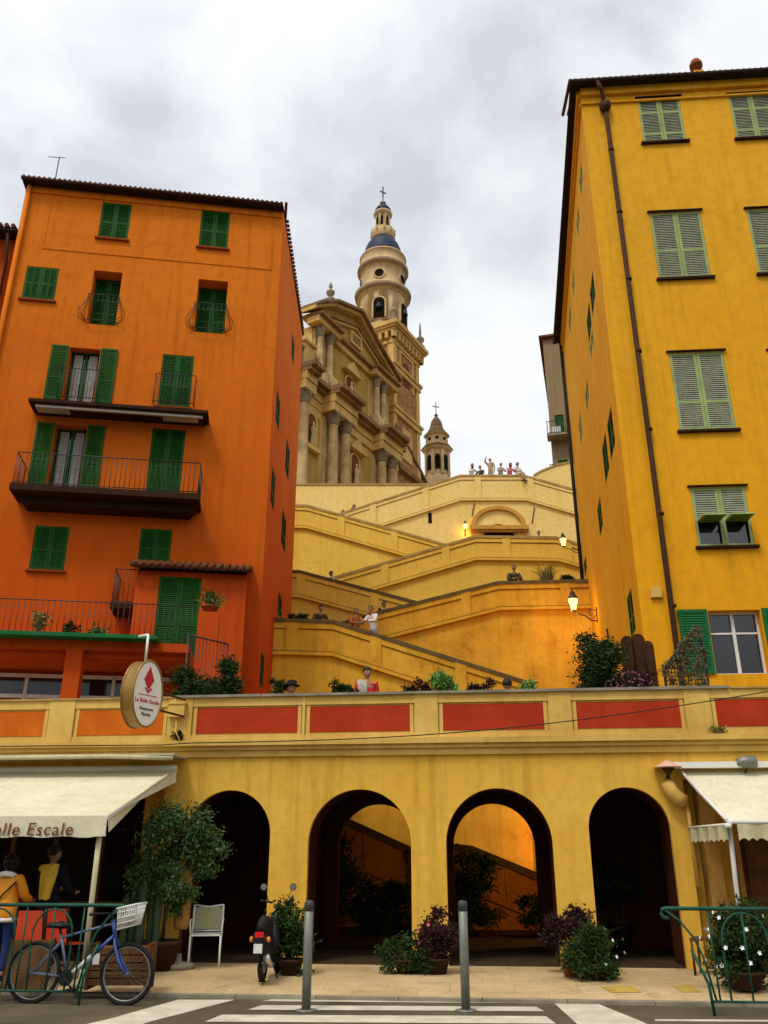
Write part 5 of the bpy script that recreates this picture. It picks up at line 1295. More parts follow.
# ================================================================== AWNINGS
def awning_left():
    x0, x1 = -9.4, AR.pix(180,765)[0]; ya = Y0-.17; yf = Y0-2.75; za = 2.93; zf = 2.10
    xf = P(99,815,11.6).x
    e = empty('awning', Matrix.Identity(4), 'cream canvas awning with brown lettering on its valance at the left', 'awning')
    q = MB(); n = 14
    vs = []
    for i in range(n+1):
        t = i/n
        for k in range(7):
            s_ = k/6; xr = x1+(xf-x1)*s_; x = x0+(xr-x0)*t; y = ya+(yf-ya)*s_; z = za+(zf-za)*s_ - .05*math.sin(math.pi*s_) + .012*math.sin(t*40+s_*3)*s_
            vs.append((x,y,z))
    f = [(i*7+k,(i+1)*7+k,(i+1)*7+k+1,i*7+k+1) for i in range(n) for k in range(6)]
    q.add(vs, f, True); q.add([(x,y,z-.012) for x,y,z in vs], f, True)
    q.tube([(xf,yf,zf),(x1,ya,za)],.02,6)
    # folded side flap of canvas on the slanted edge
    q.add([(x1,ya,za),(xf,yf,zf),(xf+.03,yf+.02,zf-.20),(x1-.15,ya-.5,za-.28),(x1+.02,ya,za-.2)],[(0,1,2,3,4)],False)
    q.build('canvas', CLOTH, e)
    q = MB(); vs=[]; m = 40
    for i in range(m+1):
        x = x0+(xf-x0)*i/m; w = .012*math.sin(i*1.9)
        for k,(dz) in enumerate((0,-.1,-.2,-.255)): vs.append((x, yf-.012+w*(k/3)+(.02*math.sin(i*2.7) if k==3 else 0), zf+dz+(.01*math.sin(i*1.3) if k==3 else 0)))
    q.add(vs,[(i*4+k,(i+1)*4+k,(i+1)*4+k+1,i*4+k+1) for i in range(m) for k in range(3)],True)
    v = q.build('valance', CLOTH, e)
    q = MB(); q.box(x0,xf+.01,yf+.0,yf+.05,zf-.04,zf+.01)
    q.tube([(x1-.02,ya,za),(xf,yf+.03,zf-.02)],.022,6); q.cyl((x0,ya,za),(x1,ya,za),.07,n=10); q.build('frame', WHITEM, e)
    q = MB(); q.box(x0,x1+.12,ya-.5,ya+.16,za+.17,za+.20); q.tube([(x0,ya-.5,za+.15),(x1-1,ya-.52,za+.16),(x1+.1,ya-.5,za+.12)],.035,6); q.build('cover_flap', CLOTHD, e)
    q = MB(); xp = P(90,850,11.75).x; q.cyl((xp,yf+.1,.1),(xp,yf+.1,zf-.02),.035,n=10); q.lathe([(.14,0),(.12,.06),(.05,.1),(.045,.2)],(xp,yf+.1,.1),12); q.build('post', CLOTHD, e)
    # lettering: baseline spans px 0..68 at row 829
    pL = P(-1,829,11.6); pR = P(63,829,11.6)
    t = text_mesh('lettering', 'Belle Escale', .225, SIGNT, v, Matrix.Translation((pR.x, yf-.034, P(40,829,11.6).z)) @ Matrix.Scale(1.06,4,(1,0,0)) @ FACE, align='RIGHT', shear=.12, spacing=1.1, extrude=.003)
awning_left()
def awning_right():
    yf = P(727,822,12.2).y; ya = Y0-.02; x0 = P(727,822,12.2).x; xa = AR.pix(680,768,-.05)[0]; za, zf = 2.84, 2.06; x1 = 8.5
    e = empty('awning', Matrix.Identity(4), 'cream canvas awning with scalloped yellowed valance at the right', 'awning')
    q = MB(); vs=[]
    for i in range(11):
        for k in range(6):
            s_=k/5; xl = xa+(x0-xa)*s_; x = xl+(x1-xl)*i/10; vs.append((x,ya+(yf-ya)*s_,za+(zf-za)*s_-.04*math.sin(math.pi*s_)+.01*math.sin(i*2.1)*s_))
    f=[(i*6+k,(i+1)*6+k,(i+1)*6+k+1,i*6+k+1) for i in range(10) for k in range(5)]
    q.add(vs,f,True); q.add([(x,y,z-.012) for x,y,z in vs],f,True); q.build('canvas', CLOTH, e)
    q = MB(); q.box(xa-.12,x1,ya-.2,ya+.0,za+.03,za+.12); q.cyl((x0,yf,zf),(xa,ya-.1,za-.02),.025,n=6); q.cyl((x0,yf,zf-.02),(x1,yf,zf-.02),.028,n=8)
    xp = x0+.06; q.tube([(xp,yf+.12,zf-.06),(xp+.02,yf+.3,1.3),(xp+.05,yf+.45,.1)],.032,8); q.tube([(x0,yf,zf-.05),(xa,ya-.05,zf-.05)],.02,6); q.lathe([(.05,-.03),(.05,.03)],(x0,yf-.02,zf-.07),10); q.build('frame', WHITEM, e)
    def val(path, h, sc, name):
        q = MB(); L_ = (Vector(path[1])-Vector(path[0])).length; n = max(8,int(L_/.02)); vs=[]
        for i in range(n+1):
            p = Vector(path[0]).lerp(Vector(path[1]), i/n); dz = h-.035*abs(math.sin(math.pi*i/n*L_/sc))
            d = (Vector(path[1])-Vector(path[0])).normalized().cross(Vector((0,0,1))); w = d*.02*math.sin(i*.35)
            vs += [tuple(p), tuple(p+w+Vector((0,0,-dz*.6))), tuple(p+w*1.5+Vector((0,0,-dz)))]
        q.add(vs,[(i*3+k,(i+1)*3+k,(i+1)*3+k+1,i*3+k+1) for i in range(n) for k in range(2)],True); q.build(name, CLOTHD, e)
    val([(x0-.01,yf-.01,zf-.03),(xa-.01,ya-.05,zf-.03)], .24, .09, 'side_valance'); val([(x0+.12,yf-.012,zf-.02),(x1,yf-.012,zf-.02)], .24, .12, 'valance')
awning_right()

# ================================================================== OVAL SIGN
def oval_sign():
    c = P(142,694,12.9); e = empty('oval_sign', TR(c, PSI+R_(60)), 'oval white restaurant sign with a red diamond, hanging in a gold rim', 'sign')
    a, b_, t = .30, .49, .12; n = 40
    q = MB(); vs=[]; 
    for y in (-t,t):
        for i in range(n): an=2*math.pi*i/n; vs.append((a*math.cos(an),y,b_*math.sin(an)))
    q.add(vs,[(i,(i+1)%n,(i+1)%n+n,i+n) for i in range(n)],True)
    for y in (-t,t): q.tube([(a*math.cos(2*math.pi*i/n),y,b_*math.sin(2*math.pi*i/n)) for i in range(n)],.016,6,True)
    q.build('rim', BRASS, e)
    for s_ in (-1,1):
        q = MB(); q.prism([(a*.985*math.cos(2*math.pi*i/n),b_*.985*math.sin(2*math.pi*i/n)) for i in range(n)], min(s_*(t-.012),s_*(t-.002)), max(s_*(t-.012),s_*(t-.002))); f = q.build('sign_face', SIGNW, e)
        Mf = Matrix.Identity(4) if s_ < 0 else Matrix.Rotation(math.pi,4,'Z')
        q = MB(Mf); y=-t-.004
        q.prism([(0,.05),(.10,.20),(.0,.40),(-.10,.20)],y-.004,y+.004); q.prism([(0,.0),(.075,.07),(.055,.085),(0,.035),(-.055,.085),(-.075,.07)],y-.004,y+.004); q.build('diamond_emblem', SIGNR, f)
        q = MB(Mf); q.box(-.19,.19,y,y+.003,-.035,-.025); q.build('rule', SIGNR, f)
        text_mesh('lettering','La Belle Escale',.085,SIGNR,f,Mf@Matrix.Translation((0,y,-.115))@FACE,extrude=.002)
        text_mesh('lettering','Restaurant',.062,SIGNG,f,Mf@Matrix.Translation((0,y,-.23))@FACE); text_mesh('lettering','Pizzeria',.062,SIGNG,f,Mf@Matrix.Translation((0,y,-.31))@FACE)
    q = MB(); q.cyl((0,0,b_),(0,0,b_+.42),.02,n=8); q.tube([(0,0,b_+.42),(0,.2,b_+.42)],.02,8); q.build('hanger', WHITEM, e)
    q = MB(); 
    for z in (-.15,.12): 
        inv = Matrix.Rotation(-R_(60)-PSI,4,'Z'); pa = Vector((.0,0,z)); pb = inv @ Vector((.25,1.25,0)); q.cyl((pa.x+.1,pa.y+.1,z),(pb.x,pb.y,z),.018,n=6)
    q.build('bracket', IRON, e)
oval_sign()

# ================================================================== STREET FURNITURE
def bollard(label, px, d_):
    p = G(px, 1011, 0); e = empty('bollard', TR(p), label, 'bollard', 'steel bollards at the crosswalk')
    q = MB(); q.lathe([(.052,0),(.052,1.06),(.048,1.062)],(0,0,0),20); q.build('post', STEEL, e)
    q = MB(); q.lathe([(.056,1.02),(.056,1.10),(.045,1.125),(1e-4,1.135)],(0,0,0),20); q.build('cap', mat('dark bollard cap',(.04,.045,.05),.5), e)
    q = MB(); q.lathe([(.12,0),(.12,.012),(.06,.02)],(0,0,0),20); q.build('base_plate', STEEL, e)
bollard('grey steel bollard in front of the second arch', 306, 10.9); bollard('grey steel bollard in front of the third arch', 466, 10.9)

def barrier(label, M, L_):
    """tubular street barrier: top rail with curled end, arched infill, feet; x from 0 to L_"""
    e = empty('street_barrier', M, label, 'street barrier', 'green tubular street barriers'); h=1.06
    q = MB(); q.tube([(.03,0,h-.10),(-.03,0,h-.09),(-.055,0,h-.05),(-.04,0,h-.01),(0,0,h),(L_,0,h)],.021,8); q.build('top_rail', TEAL, e)
    q = MB(); q.cyl((.38,0,.14),(L_,0,.14),.014,n=6); q.build('bottom_rail', TEAL, e)
    x = .38; k = 0; q = MB()
    q.tube([(.0,0,h-.02),(.14,0,h-.12),(.28,0,h-.3),(.36,0,h-.5),(.44,0,.14)],.013,6)
    while x < L_-.2:
        w=.50; pts=[(x+.22,0,.14),(x+.2,0,h-.45)]+[(x+.2+w/2-w/2*math.cos(math.pi*i/10),0,h-.32+.28*math.sin(math.pi*i/10)) for i in range(11)]+[(x+.2+w,0,h-.45),(x+.2+w-.02,0,.14)]
        q.tube(pts,.012,6); q.cyl((x+.1,0,.14),(x+.08,0,h),.011,n=6); q.cyl((x+.45,0,.14),(x+.45,0,h),.011,n=6); x += .72
    q.build('infill_bars', TEAL, e)
    for x in (.40, L_-.1): q = MB(); q.tube([(x-.12 if x < 1 else x,0,h-.3),(x,0,.1),(x,0,0)] if False else [(x-.16,0,h-.42),(x-.02,0,.3),(x+.0,0,0)],.017,8); q.build('post', TEAL, e)
pr = G(703,1016,0); barrier('green tubular barrier at the right in front of the flowering bush', TR(Vector((P(664,907,10.7).x,pr.y,0)), 0), 2.6)
pl = G(79,1003,0); M_ = TR(Vector((P(122,905,11.3).x,P(122,905,11.3).y,0)), R_(180)); barrier('green tubular barrier at the left behind the parked bicycle', M_, 3.0)

# ---------------- bicycle (faces right: front wheel at +x)
def bicycle():
    pf = G(127,1005.5,0); prr = G(27,1003.5,0); prr = pf + (prr-pf).normalized()*1.2
    d = (pf-prr); ang = math.atan2(d.y,d.x); e = empty('bicycle', TR(prr, ang), 'blue and white bicycle with a white front basket leaning on the green barrier', 'bicycle')
    R0=.325; wb=1.16; A=(0,0,R0); B=(wb,0,R0)
    for c in (A,B):
        q = MB(); q.tube([(c[0]+R0*.96*math.cos(i*math.pi/20),0,c[2]+R0*.96*math.sin(i*math.pi/20)) for i in range(40)],.024,8,True); w = q.build('wheel', RUBBER, e)
        q = MB(); q.tube([(c[0]+R0*.87*math.cos(i*math.pi/20),0,c[2]+R0*.87*math.sin(i*math.pi/20)) for i in range(40)],.011,6,True); q.build('rim', mat('dull alloy',(.22,.22,.21),.45,metal=.6), w)
        q = MB(); q.cyl((c[0],-.04,c[2]),(c[0],.04,c[2]),.02)
        for i in range(24):
            a=i*math.pi/12; q.cyl((c[0],(-1)**i*.025,c[2]),(c[0]+R0*.87*math.cos(a),0,c[2]+R0*.87*math.sin(a)),.0011,n=4,cap=False)
        q.build('spokes', mat('dull alloy',(.22,.22,.21)), w)
    bb=(.43,0,.28); st_=(.28,0,.74); hd=(.93,0,.86); hb=(.965,0,.74)
    q = MB(); q.tube([bb,st_],.017); q.tube([(.29,0,.70),hd],.017); q.tube([A[:1]+(.05,)+A[2:],bb],.011); q.tube([A[:1]+(-.05,)+A[2:],bb],.011); q.tube([(0,.05,R0),(.30,.02,.66)],.010); q.tube([(0,-.05,R0),(.30,-.02,.66)],.010); q.build('frame', mat('steel blue frame',(.10,.13,.20),.4,.2,6,spec=.4), e)
    q = MB(); q.tube([bb,(.70,0,.51)],.024); q.build('lower_tube', WHITEM, e); q = MB(); q.tube([(.68,0,.49),hb],.022); q.tube([(.92,0,.90),(.975,0,.70)],.026,8); q.build('head_tube', BLUEB, e)
    q = MB()
    for s_ in (-1,1): q.tube([(.975,s_*.02,.70),(.99,s_*.05,.64),(1.06,s_*.05,.46),(wb,s_*.05,R0)],.017,6)
    q.build('fork', BLUEB, e)
    q = MB(); q.tube([(.26,0,.80),(.28,0,.74)],.014); q.box(.0,.01,0,.001,0,.001) if False else None
    q.lathe([(.02,-.03),(.10,-.02),(.11,.01),(.07,.035),(1e-4,.04)],(.22,0,.83),14,1.35,.75); q.tube([(.25,0,.84),(.36,0,.83),(.40,0,.82)],[.05,.03,.012],8); q.build('saddle', BLACKP, e)
    q = MB(); q.tube([(.92,0,.88),(.90,0,.97)],.014); q.tube([(.82,-.30,.98),(.90,-.2,.98),(.92,0,.97),(.90,.2,.98),(.82,.30,.98)],.012); q.build('handlebar', BLACKP, e)
    for s_ in (-1,1): q = MB(); q.cyl((.83,s_*.28,.98),(.77,s_*.34,.975),.017,n=8); q.build('grip', BLACKP, e)
    # basket
    q = MB(); x0,x1,y0_,y1_ = 1.03,1.22,-.12,.12
    for z,k in ((.80,.0),(.86,.01),(.92,.02),(.98,.03),(1.03,.04)):
        q.tube([(x0-k*.3,y0_-k,z),(x1+k,y0_-k,z+.05),(x1+k,y1_+k,z+.05),(x0-k*.3,y1_+k,z)],.006 if z < 1.0 else .012,5,True)
    for i in range(9):
        t=i/8; x=x0+(x1-x0)*t; 
        for y in (y0_,y1_): q.cyl((x,y,.80+.05*t),(x+.03*t,y*1.22,1.03+.05*t),.006,n=4)
        y=y0_+(y1_-y0_)*t; q.cyl((x1,y,.85),(x1+.04,y*1.22,1.08),.006,n=4); q.cyl((x0,y,.80),(x0,y*1.22,1.03),.006,n=4); q.cyl((x0,y,.80),(x1,y,.85),.005,n=4)
    for (a,b2,c,d2) in () and (((x0,y0_-.004,.82),(x1+.01,y0_-.004,.87),(x1+.02,y0_-.03,1.0),(x0,y0_-.03,.95)),): q.hexa([a,b2,c,d2],(0,.003,0))
    q.build('basket', WHITEM, e)
    q = MB(); q.cyl((.43,-.055,.28),(.43,-.045,.28),.09,n=24); q.tube([(.43,-.07,.28),(.53,-.08,.17)],.010); q.tube([(.43,.07,.28),(.33,.08,.39)],.010); q.box(.49,.59,-.15,-.08,.155,.175); q.box(.27,.37,.08,.15,.38,.40); q.build('crankset', BLACKP, e)
    q = MB(); q.tube([(.34,.03,.27),(.20,.12,.0)],.008); q.build('kickstand', SILVER, e)
bicycle()

# ---------------- scooter seen from behind
def scooter():
    p = G(262,982,.1); e = empty('motor_scooter', TR(p, PSI+R_(-6)) @ Matrix.Diagonal((.66,.8,.90,1)), 'black motor scooter seen from behind with a white licence plate', 'scooter')   # forward = +y
    R0=.24
    for y in (0,1.15):
        q = MB(); q.tube([(0,y+R0*.78*math.cos(i*math.pi/14),R0+R0*.78*math.sin(i*math.pi/14)) for i in range(28)],.055,10,True); w=q.build('wheel', RUBBER, e)
        q = MB(); q.cyl((-.04,y,R0),(.04,y,R0),.13,n=18); q.build('rim', SILVER, w)
    q = MB(); q.tube([(0,-.28,.62),(0,-.1,.62),(0,.2,.58),(0,.4,.42)],[.06,.12,.13,.11],12); q.tube([(0,-.22,.50),(0,.1,.42),(0,.5,.26)],[.08,.13,.12],10)
    q.box(-.15,.15,.4,.78,.22,.28); q.tube([(0,.75,.25),(0,.86,.5),(0,.94,.85),(0,.90,.95)],[.15,.17,.13,.08],12); q.tube([(0,1.0,.55),(0,1.15,.53),(0,1.3,.46)],[.06,.09,.06],10); q.build('body', BLACKP, e)
    q = MB(); q.tube([(0,-.30,.72),(0,-.05,.75),(0,.2,.72),(0,.42,.72)],[.08,.13,.13,.08],12); q.build('seat', mat('black vinyl',(.012,.011,.011),.6,spec=.2), e)
    q = MB(); q.tube([(-.12,-.36,.58),(-.12,-.2,.66),(.12,-.2,.66),(.12,-.36,.58)],.012); q.build('grab_rail', BLACKP, e)
    q = MB(); q.prism([(-.09,.60),(.09,.60),(.075,.67),(-.075,.67)],-.36,-.30); q.build('tail_lamp', TAIL, e)
    for s_ in (-1,1):
        q = MB(); q.ball((s_*.17,-.28,.57),.04,10); q.cyl((s_*.08,-.24,.57),(s_*.17,-.26,.57),.012); q.build('indicator', AMBER, e)
        q = MB(); q.cyl((s_*.12,.95,1.0),(s_*.28,.88,1.03),.016); q.cyl((s_*.28,.88,1.03),(s_*.36,.85,1.03),.022); q.build('handlebar_grip', BLACKP, e)
        q = MB(); q.tube([(s_*.2,.9,1.03),(s_*.25,.92,1.12),(s_*.30,.93,1.20)],.008); q.lathe([(.065,-.0),(.06,.02),(1e-4,.035)],(0,0,0),14,1.2,.8); 
        n0=len(q.v)
        m_=q.build('mirror_arm', BLACKP, e); m_.location=(0,0,0)
        q = MB(); q.prism([(s_*.32+.075*math.cos(i*.524),1.23+.055*math.sin(i*.524)) for i in range(12)],.915,.935); q.m=1; q.prism([(s_*.32+.066*math.cos(i*.524),1.23+.047*math.sin(i*.524)) for i in range(12)],.908,.9145); q.build('mirror', [BLACKP, MIRR], e)
    q = MB(); q.box(-.085,.085,-.40,-.392,.40,.52); lp = q.build('licence_plate', WHITE, e)
    q = MB(); q.box(-.1,.1,-.388,-.34,.38,.60); q.tube([(0,-.36,.5),(0,-.3,.6)],.02); q.build('plate_holder', BLACKP, e)
    q = MB(); q.tube([(.14,.25,.2),(.15,.0,.22),(.16,-.28,.34)],[.03,.045,.05],10); q.build('exhaust', SILVER, e)
    q = MB(); q.tube([(-.05,.5,.2),(-.2,.42,.0)],.012); q.tube([(.05,.5,.2),(.2,.42,.0)],.012); q.build('centre_stand', BLACKP, e)
scooter()

# ---------------- white chair
def white_chair():
    p = G(204,967,.1); e = empty('garden_chair', TR(p, PSI+R_(8)), 'white metal chair with a pale mesh back beside the scooter', 'chair')
    q = MB(); q.box(-.21,.21,-.22,.20,.425,.445); q.build('seat', WHITEM, e)
    for sx in (-.22,.22):
        q = MB(); q.tube([(sx,.22,0),(sx,.20,.45),(sx,.26,.82)],.014,8); q.build('leg', WHITEM, e); q = MB(); q.tube([(sx,-.24,0),(sx,-.22,.43)],.014,8); q.build('leg', WHITEM, e)
        q = MB(); q.tube([(sx*1.05,.2,.62),(sx*1.1,-.05,.64),(sx*1.08,-.2,.62),(sx,-.22,.43)],.012,6); q.build('armrest', WHITEM, e)
    q = MB(); q.tube([(-.22,.26,.82),(0,.28,.79),(.22,.26,.82)],.014,8); q.tube([(-.22,.205,.47),(.22,.205,.47)],.012,6); bk = q.build('back_frame', WHITEM, e)
    q = MB(); q.hexa([(-.205,.215,.49),(.205,.215,.49),(.205,.255,.79),(-.205,.255,.79)],(0,.008,0)); q.build('backrest', mat('beige mesh',(.42,.40,.22),.8,.2,30), e)
white_chair()

# ---------------- rolled bamboo screen / ochre column
p = P(180,940,13.9); q = MB(); q.M = TR((p.x,p.y,0)); q.lathe([(.10,.62),(.115,.7),(.12,1.25),(.09,1.42),(.03,1.5)],(0,0,0),16); e = empty('closed_parasol', TR((0,0,0)), 'rolled ochre parasol standing beside the tree under the awning edge', 'parasol'); q.build('canvas', WOODB, e)
q = MB(TR((p.x,p.y,0))); q.cyl((0,0,.12),(0,0,1.62),.02,n=8); q.build('pole', WOOD, e); q = MB(TR((p.x,p.y,0))); q.lathe([(.24,.1),(.24,.17),(.05,.2),(.04,.3)],(0,0,0),18); q.build('base', KERB, e)

# ---------------- slatted wooden planter box by the bicycle with tree
def tree():
    p = G(154,972,.1); e = empty('ficus_tree', TR((p.x-.0,p.y+.2,.1)) @ Matrix.Scale(.92,4), 'leafy green weeping tree in a terracotta pot at the awning corner', 'tree')
    q = MB(); pot_mesh(q,.30,.42); q.build('pot', DPOT, e)
    q = MB(); rnd = random.Random(3); q.tube([(0,0,.35),(.03,0,.9),(-.02,.02,1.4),(.02,0,1.9)],[.045,.04,.035,.02],8)
    for i in range(9):
        a=rnd.uniform(0,6.28); z=1.0+.1*i; r=rnd.uniform(.35,.6); q.tube([(0,0,z),(r*.5*math.cos(a),r*.5*math.sin(a),z+.3),(r*math.cos(a),r*math.sin(a),z+.35)],[.02,.013,.006],6)
    q.build('trunk', BARK, e)
    q = MB(); 
    leaves(q,(.05,0,2.0),(.78,.6,.56),4600,.08,17,seed=21,droop=.6); leaves(q,(.66,-.05,1.75),(.50,.4,.55),1900,.075,12,seed=12,droop=.9); leaves(q,(-.35,0,1.35),(.32,.4,.65),2600,.07,16,seed=13,droop=.8); leaves(q,(.15,-.1,1.2),(.45,.35,.5),2600,.07,14,seed=14,droop=.8); q.build('crown', mat('dark ficus leaves',(.014,.042,.006),.45,island=.8,col2=(.07,.15,.022),spec=.4), e)
tree()
def cactus():
    p = G(122,975,.1); e = empty('cactus', TR((p.x,p.y+.5,.1)), 'tall columnar cactus in a clay pot between the awning post and the tree', 'cactus')
    q = MB(); rnd=random.Random(5)
    for i,(dx,dy,h_) in enumerate(((0,0,1.75),(.14,.05,1.35),(-.13,.06,1.2),(.05,-.1,1.0),(-.22,-.04,.8),(.25,.0,1.1))):
        n=10; prof=[]
        for k in range(9): t=k/8; prof.append(((.055 if t<.95 else .02)*(1+.12*math.sin(k*2.4+i)), .2+t*h_))
        q.lathe(prof,(dx,dy,0),8,smooth=False)
    q.build('stem', CACT, e); q = MB(); pot_mesh(q,.3,.32); q.build('pot', DPOT, e)
cactus()
def crate():
    p = G(100,990,.1); e = empty('planter_box', TR((p.x,p.y+.15,.1), PSI), 'weathered slatted wooden box beside the awning post', 'box')
    q = MB()
    for k in range(5): q.box(-.2,.55,-.18,.18,.05+k*.085,.05+k*.085+.07)
    q.m=0; 
    for x in (-.205,.52): q.box(x,x+.035,-.19,.19,0,.5)
    q.build('slats', WOOD, e); q = MB(); q.box(-.13,-.05,-.2,-.192,.28,.40); q.build('socket_plate', WHITE, e)
crate()
def red_chairs():
    for i,(px,py,rz,lb) in enumerate(((22,985,10,'red orange canvas chair with dark frame at the far left behind the bicycle'),(58,980,-15,'red orange canvas chair between the two people and the awning post'))):
        p = G(px,py,.1); e = empty('canvas_chair', TR((p.x,p.y+.15,.1), R_(rz)), lb, 'chair', 'red canvas chairs under the awning')
        q = MB(); q.hexa([(-.17,-.2,.42),(.17,-.2,.42),(.17,.24,.40),(-.17,.24,.40)],(0,0,.02)); q.build('seat', REDO, e)
        q = MB(); q.hexa([(-.17,-.24,.46),(.17,-.24,.46),(.15,-.30,.86),(-.15,-.30,.86)],(0,.02,0)); q.build('backrest', REDO, e)
        for x in (-.18,.18):
            q = MB(); q.tube([(x,-.29,.88),(x,-.22,.44),(x,.22,0)],.014); q.build('leg', BLACKP, e); q = MB(); q.tube([(x,.24,.42),(x,-.24,0)],.014); q.build('leg', BLACKP, e)
    p = G(22,992,.1); e = empty('menu_board', TR((p.x,p.y,.1), R_(5)), 'dark brown board leaning behind the rear bicycle wheel', 'board')
    q = MB(); q.hexa([(-.26,0,0),(.26,0,0),(.26,.12,.55),(-.26,.12,.55)],(0,.03,0)); q.build('panel', WOOD, e); q = MB(); 
    for x in (-.28,.26): q.hexa([(x,-.003,0),(x+.02,-.003,0),(x+.02,.117,.57),(x,.117,.57)],(0,.04,0))
    q.build('frame', BLACKP, e)
red_chairs()
# small table between the people inside
def rchair():
    p = G(712,975,.1); e = empty('wooden_chair', TR((p.x,p.y,.1), R_(-115)), 'dark wooden chair by the ochre pilaster behind the green barrier', 'chair')
    q = MB(); q.box(-.2,.2,-.2,.2,.43,.46); q.build('seat', WOOD, e)
    for x in (-.18,.18):
        q = MB(); q.tube([(x,.18,0),(x,.18,.45),(x,.26,.93)],.018); q.build('leg', WOOD, e); q = MB(); q.tube([(x,-.18,0),(x,-.18,.43)],.018); q.build('leg', WOOD, e)
    q = MB()
    for z,y in ((.58,.205),(.72,.228),(.86,.25)): q.box(-.18,.18,y-.01,y+.012,z-.035,z+.035)
    q.build('backrest', WOOD, e)
    p = G(738,962,.1); e = empty('cafe_table', TR((p.x,p.y,.1)), 'small table with a white cloth behind the flowering bush', 'table')
    q = MB(); q.box(-.35,.35,-.3,.3,.71,.74); q.build('tabletop', WOOD, e); q = MB(); q.box(-.36,.36,-.31,-.302,.45,.745); q.box(-.36,.36,-.31,.31,.7405,.746); q.build('cloth_cover', WHITEF, e)
    for x in (-.3,.3):
        for y in (-.25,.25): q = MB(); q.cyl((x,y,0),(x,y,.71),.02); q.build('leg', WOOD, e)
rchair()

# ================================================================== PLANTS AT THE ARCADE FOOT
GP='potted plants at the foot of the arcade'
def gp(px,py,dy=0): p=G(px,py,.1); return (p.x,p.y+dy,.1)
K=dict(group=GP,potm=DPOT)
plant('potted_shrub','dark low shrub left of the pier between second and third arch', gp(405,974,.05),(.38,.28,.26),2600,.07,LEAFD,pot=(.16,.18),cz=.24,clumps=16,**K)
plant('potted_shrub','taller purple brown shrub on the right side of that pier, with pink flowers', gp(438,974,.0),(.28,.24,.42),3000,.065,LEAFP,pot=(.17,.2),cz=.46,flowers=(PINK,6,.03),clumps=18,**K)
plant('potted_shrub','tall purple brown shrub at the pier between third and fourth arch', gp(580,975,.15),(.42,.3,.40),3600,.07,LEAFP,pot=(.18,.2),cz=.55,clumps=20,**K)
plant('potted_shrub','green grassy shrub with a few white flowers at the fourth arch', gp(597,980,.0),(.44,.30,.32),3600,.065,LEAFD,pot=(.17,.2),cz=.30,flowers=(PETW,7,.025),bl=(90,.6,.45),clumps=18,**K)
plant('potted_shrub','leafy shrub behind the scooter at the first pier', gp(290,975,.0),(.30,.25,.52),3400,.075,LEAFD,pot=(.18,.2),cz=.50,clumps=20,**K)
p = gp(571,977,0); q = MB(TR(p)); pot_mesh(q,.12,.19); tag(q.build('clay_pot', TERRA), 'small empty clay pot in front of the pier beside the fourth arch', 'pot')
plant('flowering_bush','big dark bush with white star flowers behind the right barrier', gp(748,990,.1),(.46,.38,.50),9000,.06,LEAFD,cz=.46,flowers=(PETW,38,.032),pot=(.25,.2),potm=DPOT,clumps=30)
# dark plants inside the arches
GI='dark plants inside the courtyard'
def gin(px,d): p=P(px,900,d); return (p.x,p.y,.1)
plant('courtyard_shrub','tall dark shrub climbing at the left inside the second arch', gin(328,19.0),(.6,.5,1.15),6000,.11,LEAFD,group=GI,cz=1.2,clumps=26)
plant('courtyard_shrub','wide dark shrub low inside the second arch', gin(376,19.6),(.95,.5,.55),5000,.11,LEAFD,group=GI,cz=.5,clumps=26)
plant('courtyard_shrub','round dark bush at the left inside the third arch', gin(466,19.2),(.65,.5,.85),6000,.10,LEAFD,group=GI,cz=.85,clumps=26)
plant('courtyard_shrub','low dark bush at the right inside the third arch', gin(545,18.9),(.45,.4,.5),2600,.10,LEAFD,group=GI,cz=.5,clumps=14)
plant('courtyard_shrub','dark shrub against the back wall of the fourth arch', gin(618,16.5),(.45,.3,.35),2600,.09,LEAFD,group=GI,cz=1.05,pot=(.2,.5),potm=DPOT,clumps=16)
# plants on the deck behind the parapet
GD='plants showing above the parapet'
def gd(px,d=15.1): p=P(px,690,d); return (p.x,p.y,3.38)
for (px,r_,lm,h_,lb,n) in ((214,(.95,.35,.46),LEAFD,1.0,'wide dark bush above the parapet by the iron gate of the orange house',7000),(277,(.2,.15,.16),LEAFD,.98,'tiny dark sprig above the parapet left of the crouching hat wearer',300),
        (343,(.26,.15,.14),LEAFD,.98,'low dark plant above the parapet left of the person in red',400),(416,(.3,.15,.12),LEAFP,1.0,'brownish low plant left of the bright green one above the parapet',350),(440,(.24,.2,.24),LEAFB,1.02,'bright green leafy plant above the middle of the parapet',1600),
        (482,(.34,.15,.12),LEAFP,1.0,'reddish brown low plant left of the crouching person above the parapet',350),(529,(.18,.15,.16),LEAFB,1.02,'pale green sprig at the foot of the lowest stair wall',250)):
    plant('parapet_plant', lb, gd(px), r_, int(n*1.6), .075, lm, pot=(.16,.3), group=GD, cz=h_)
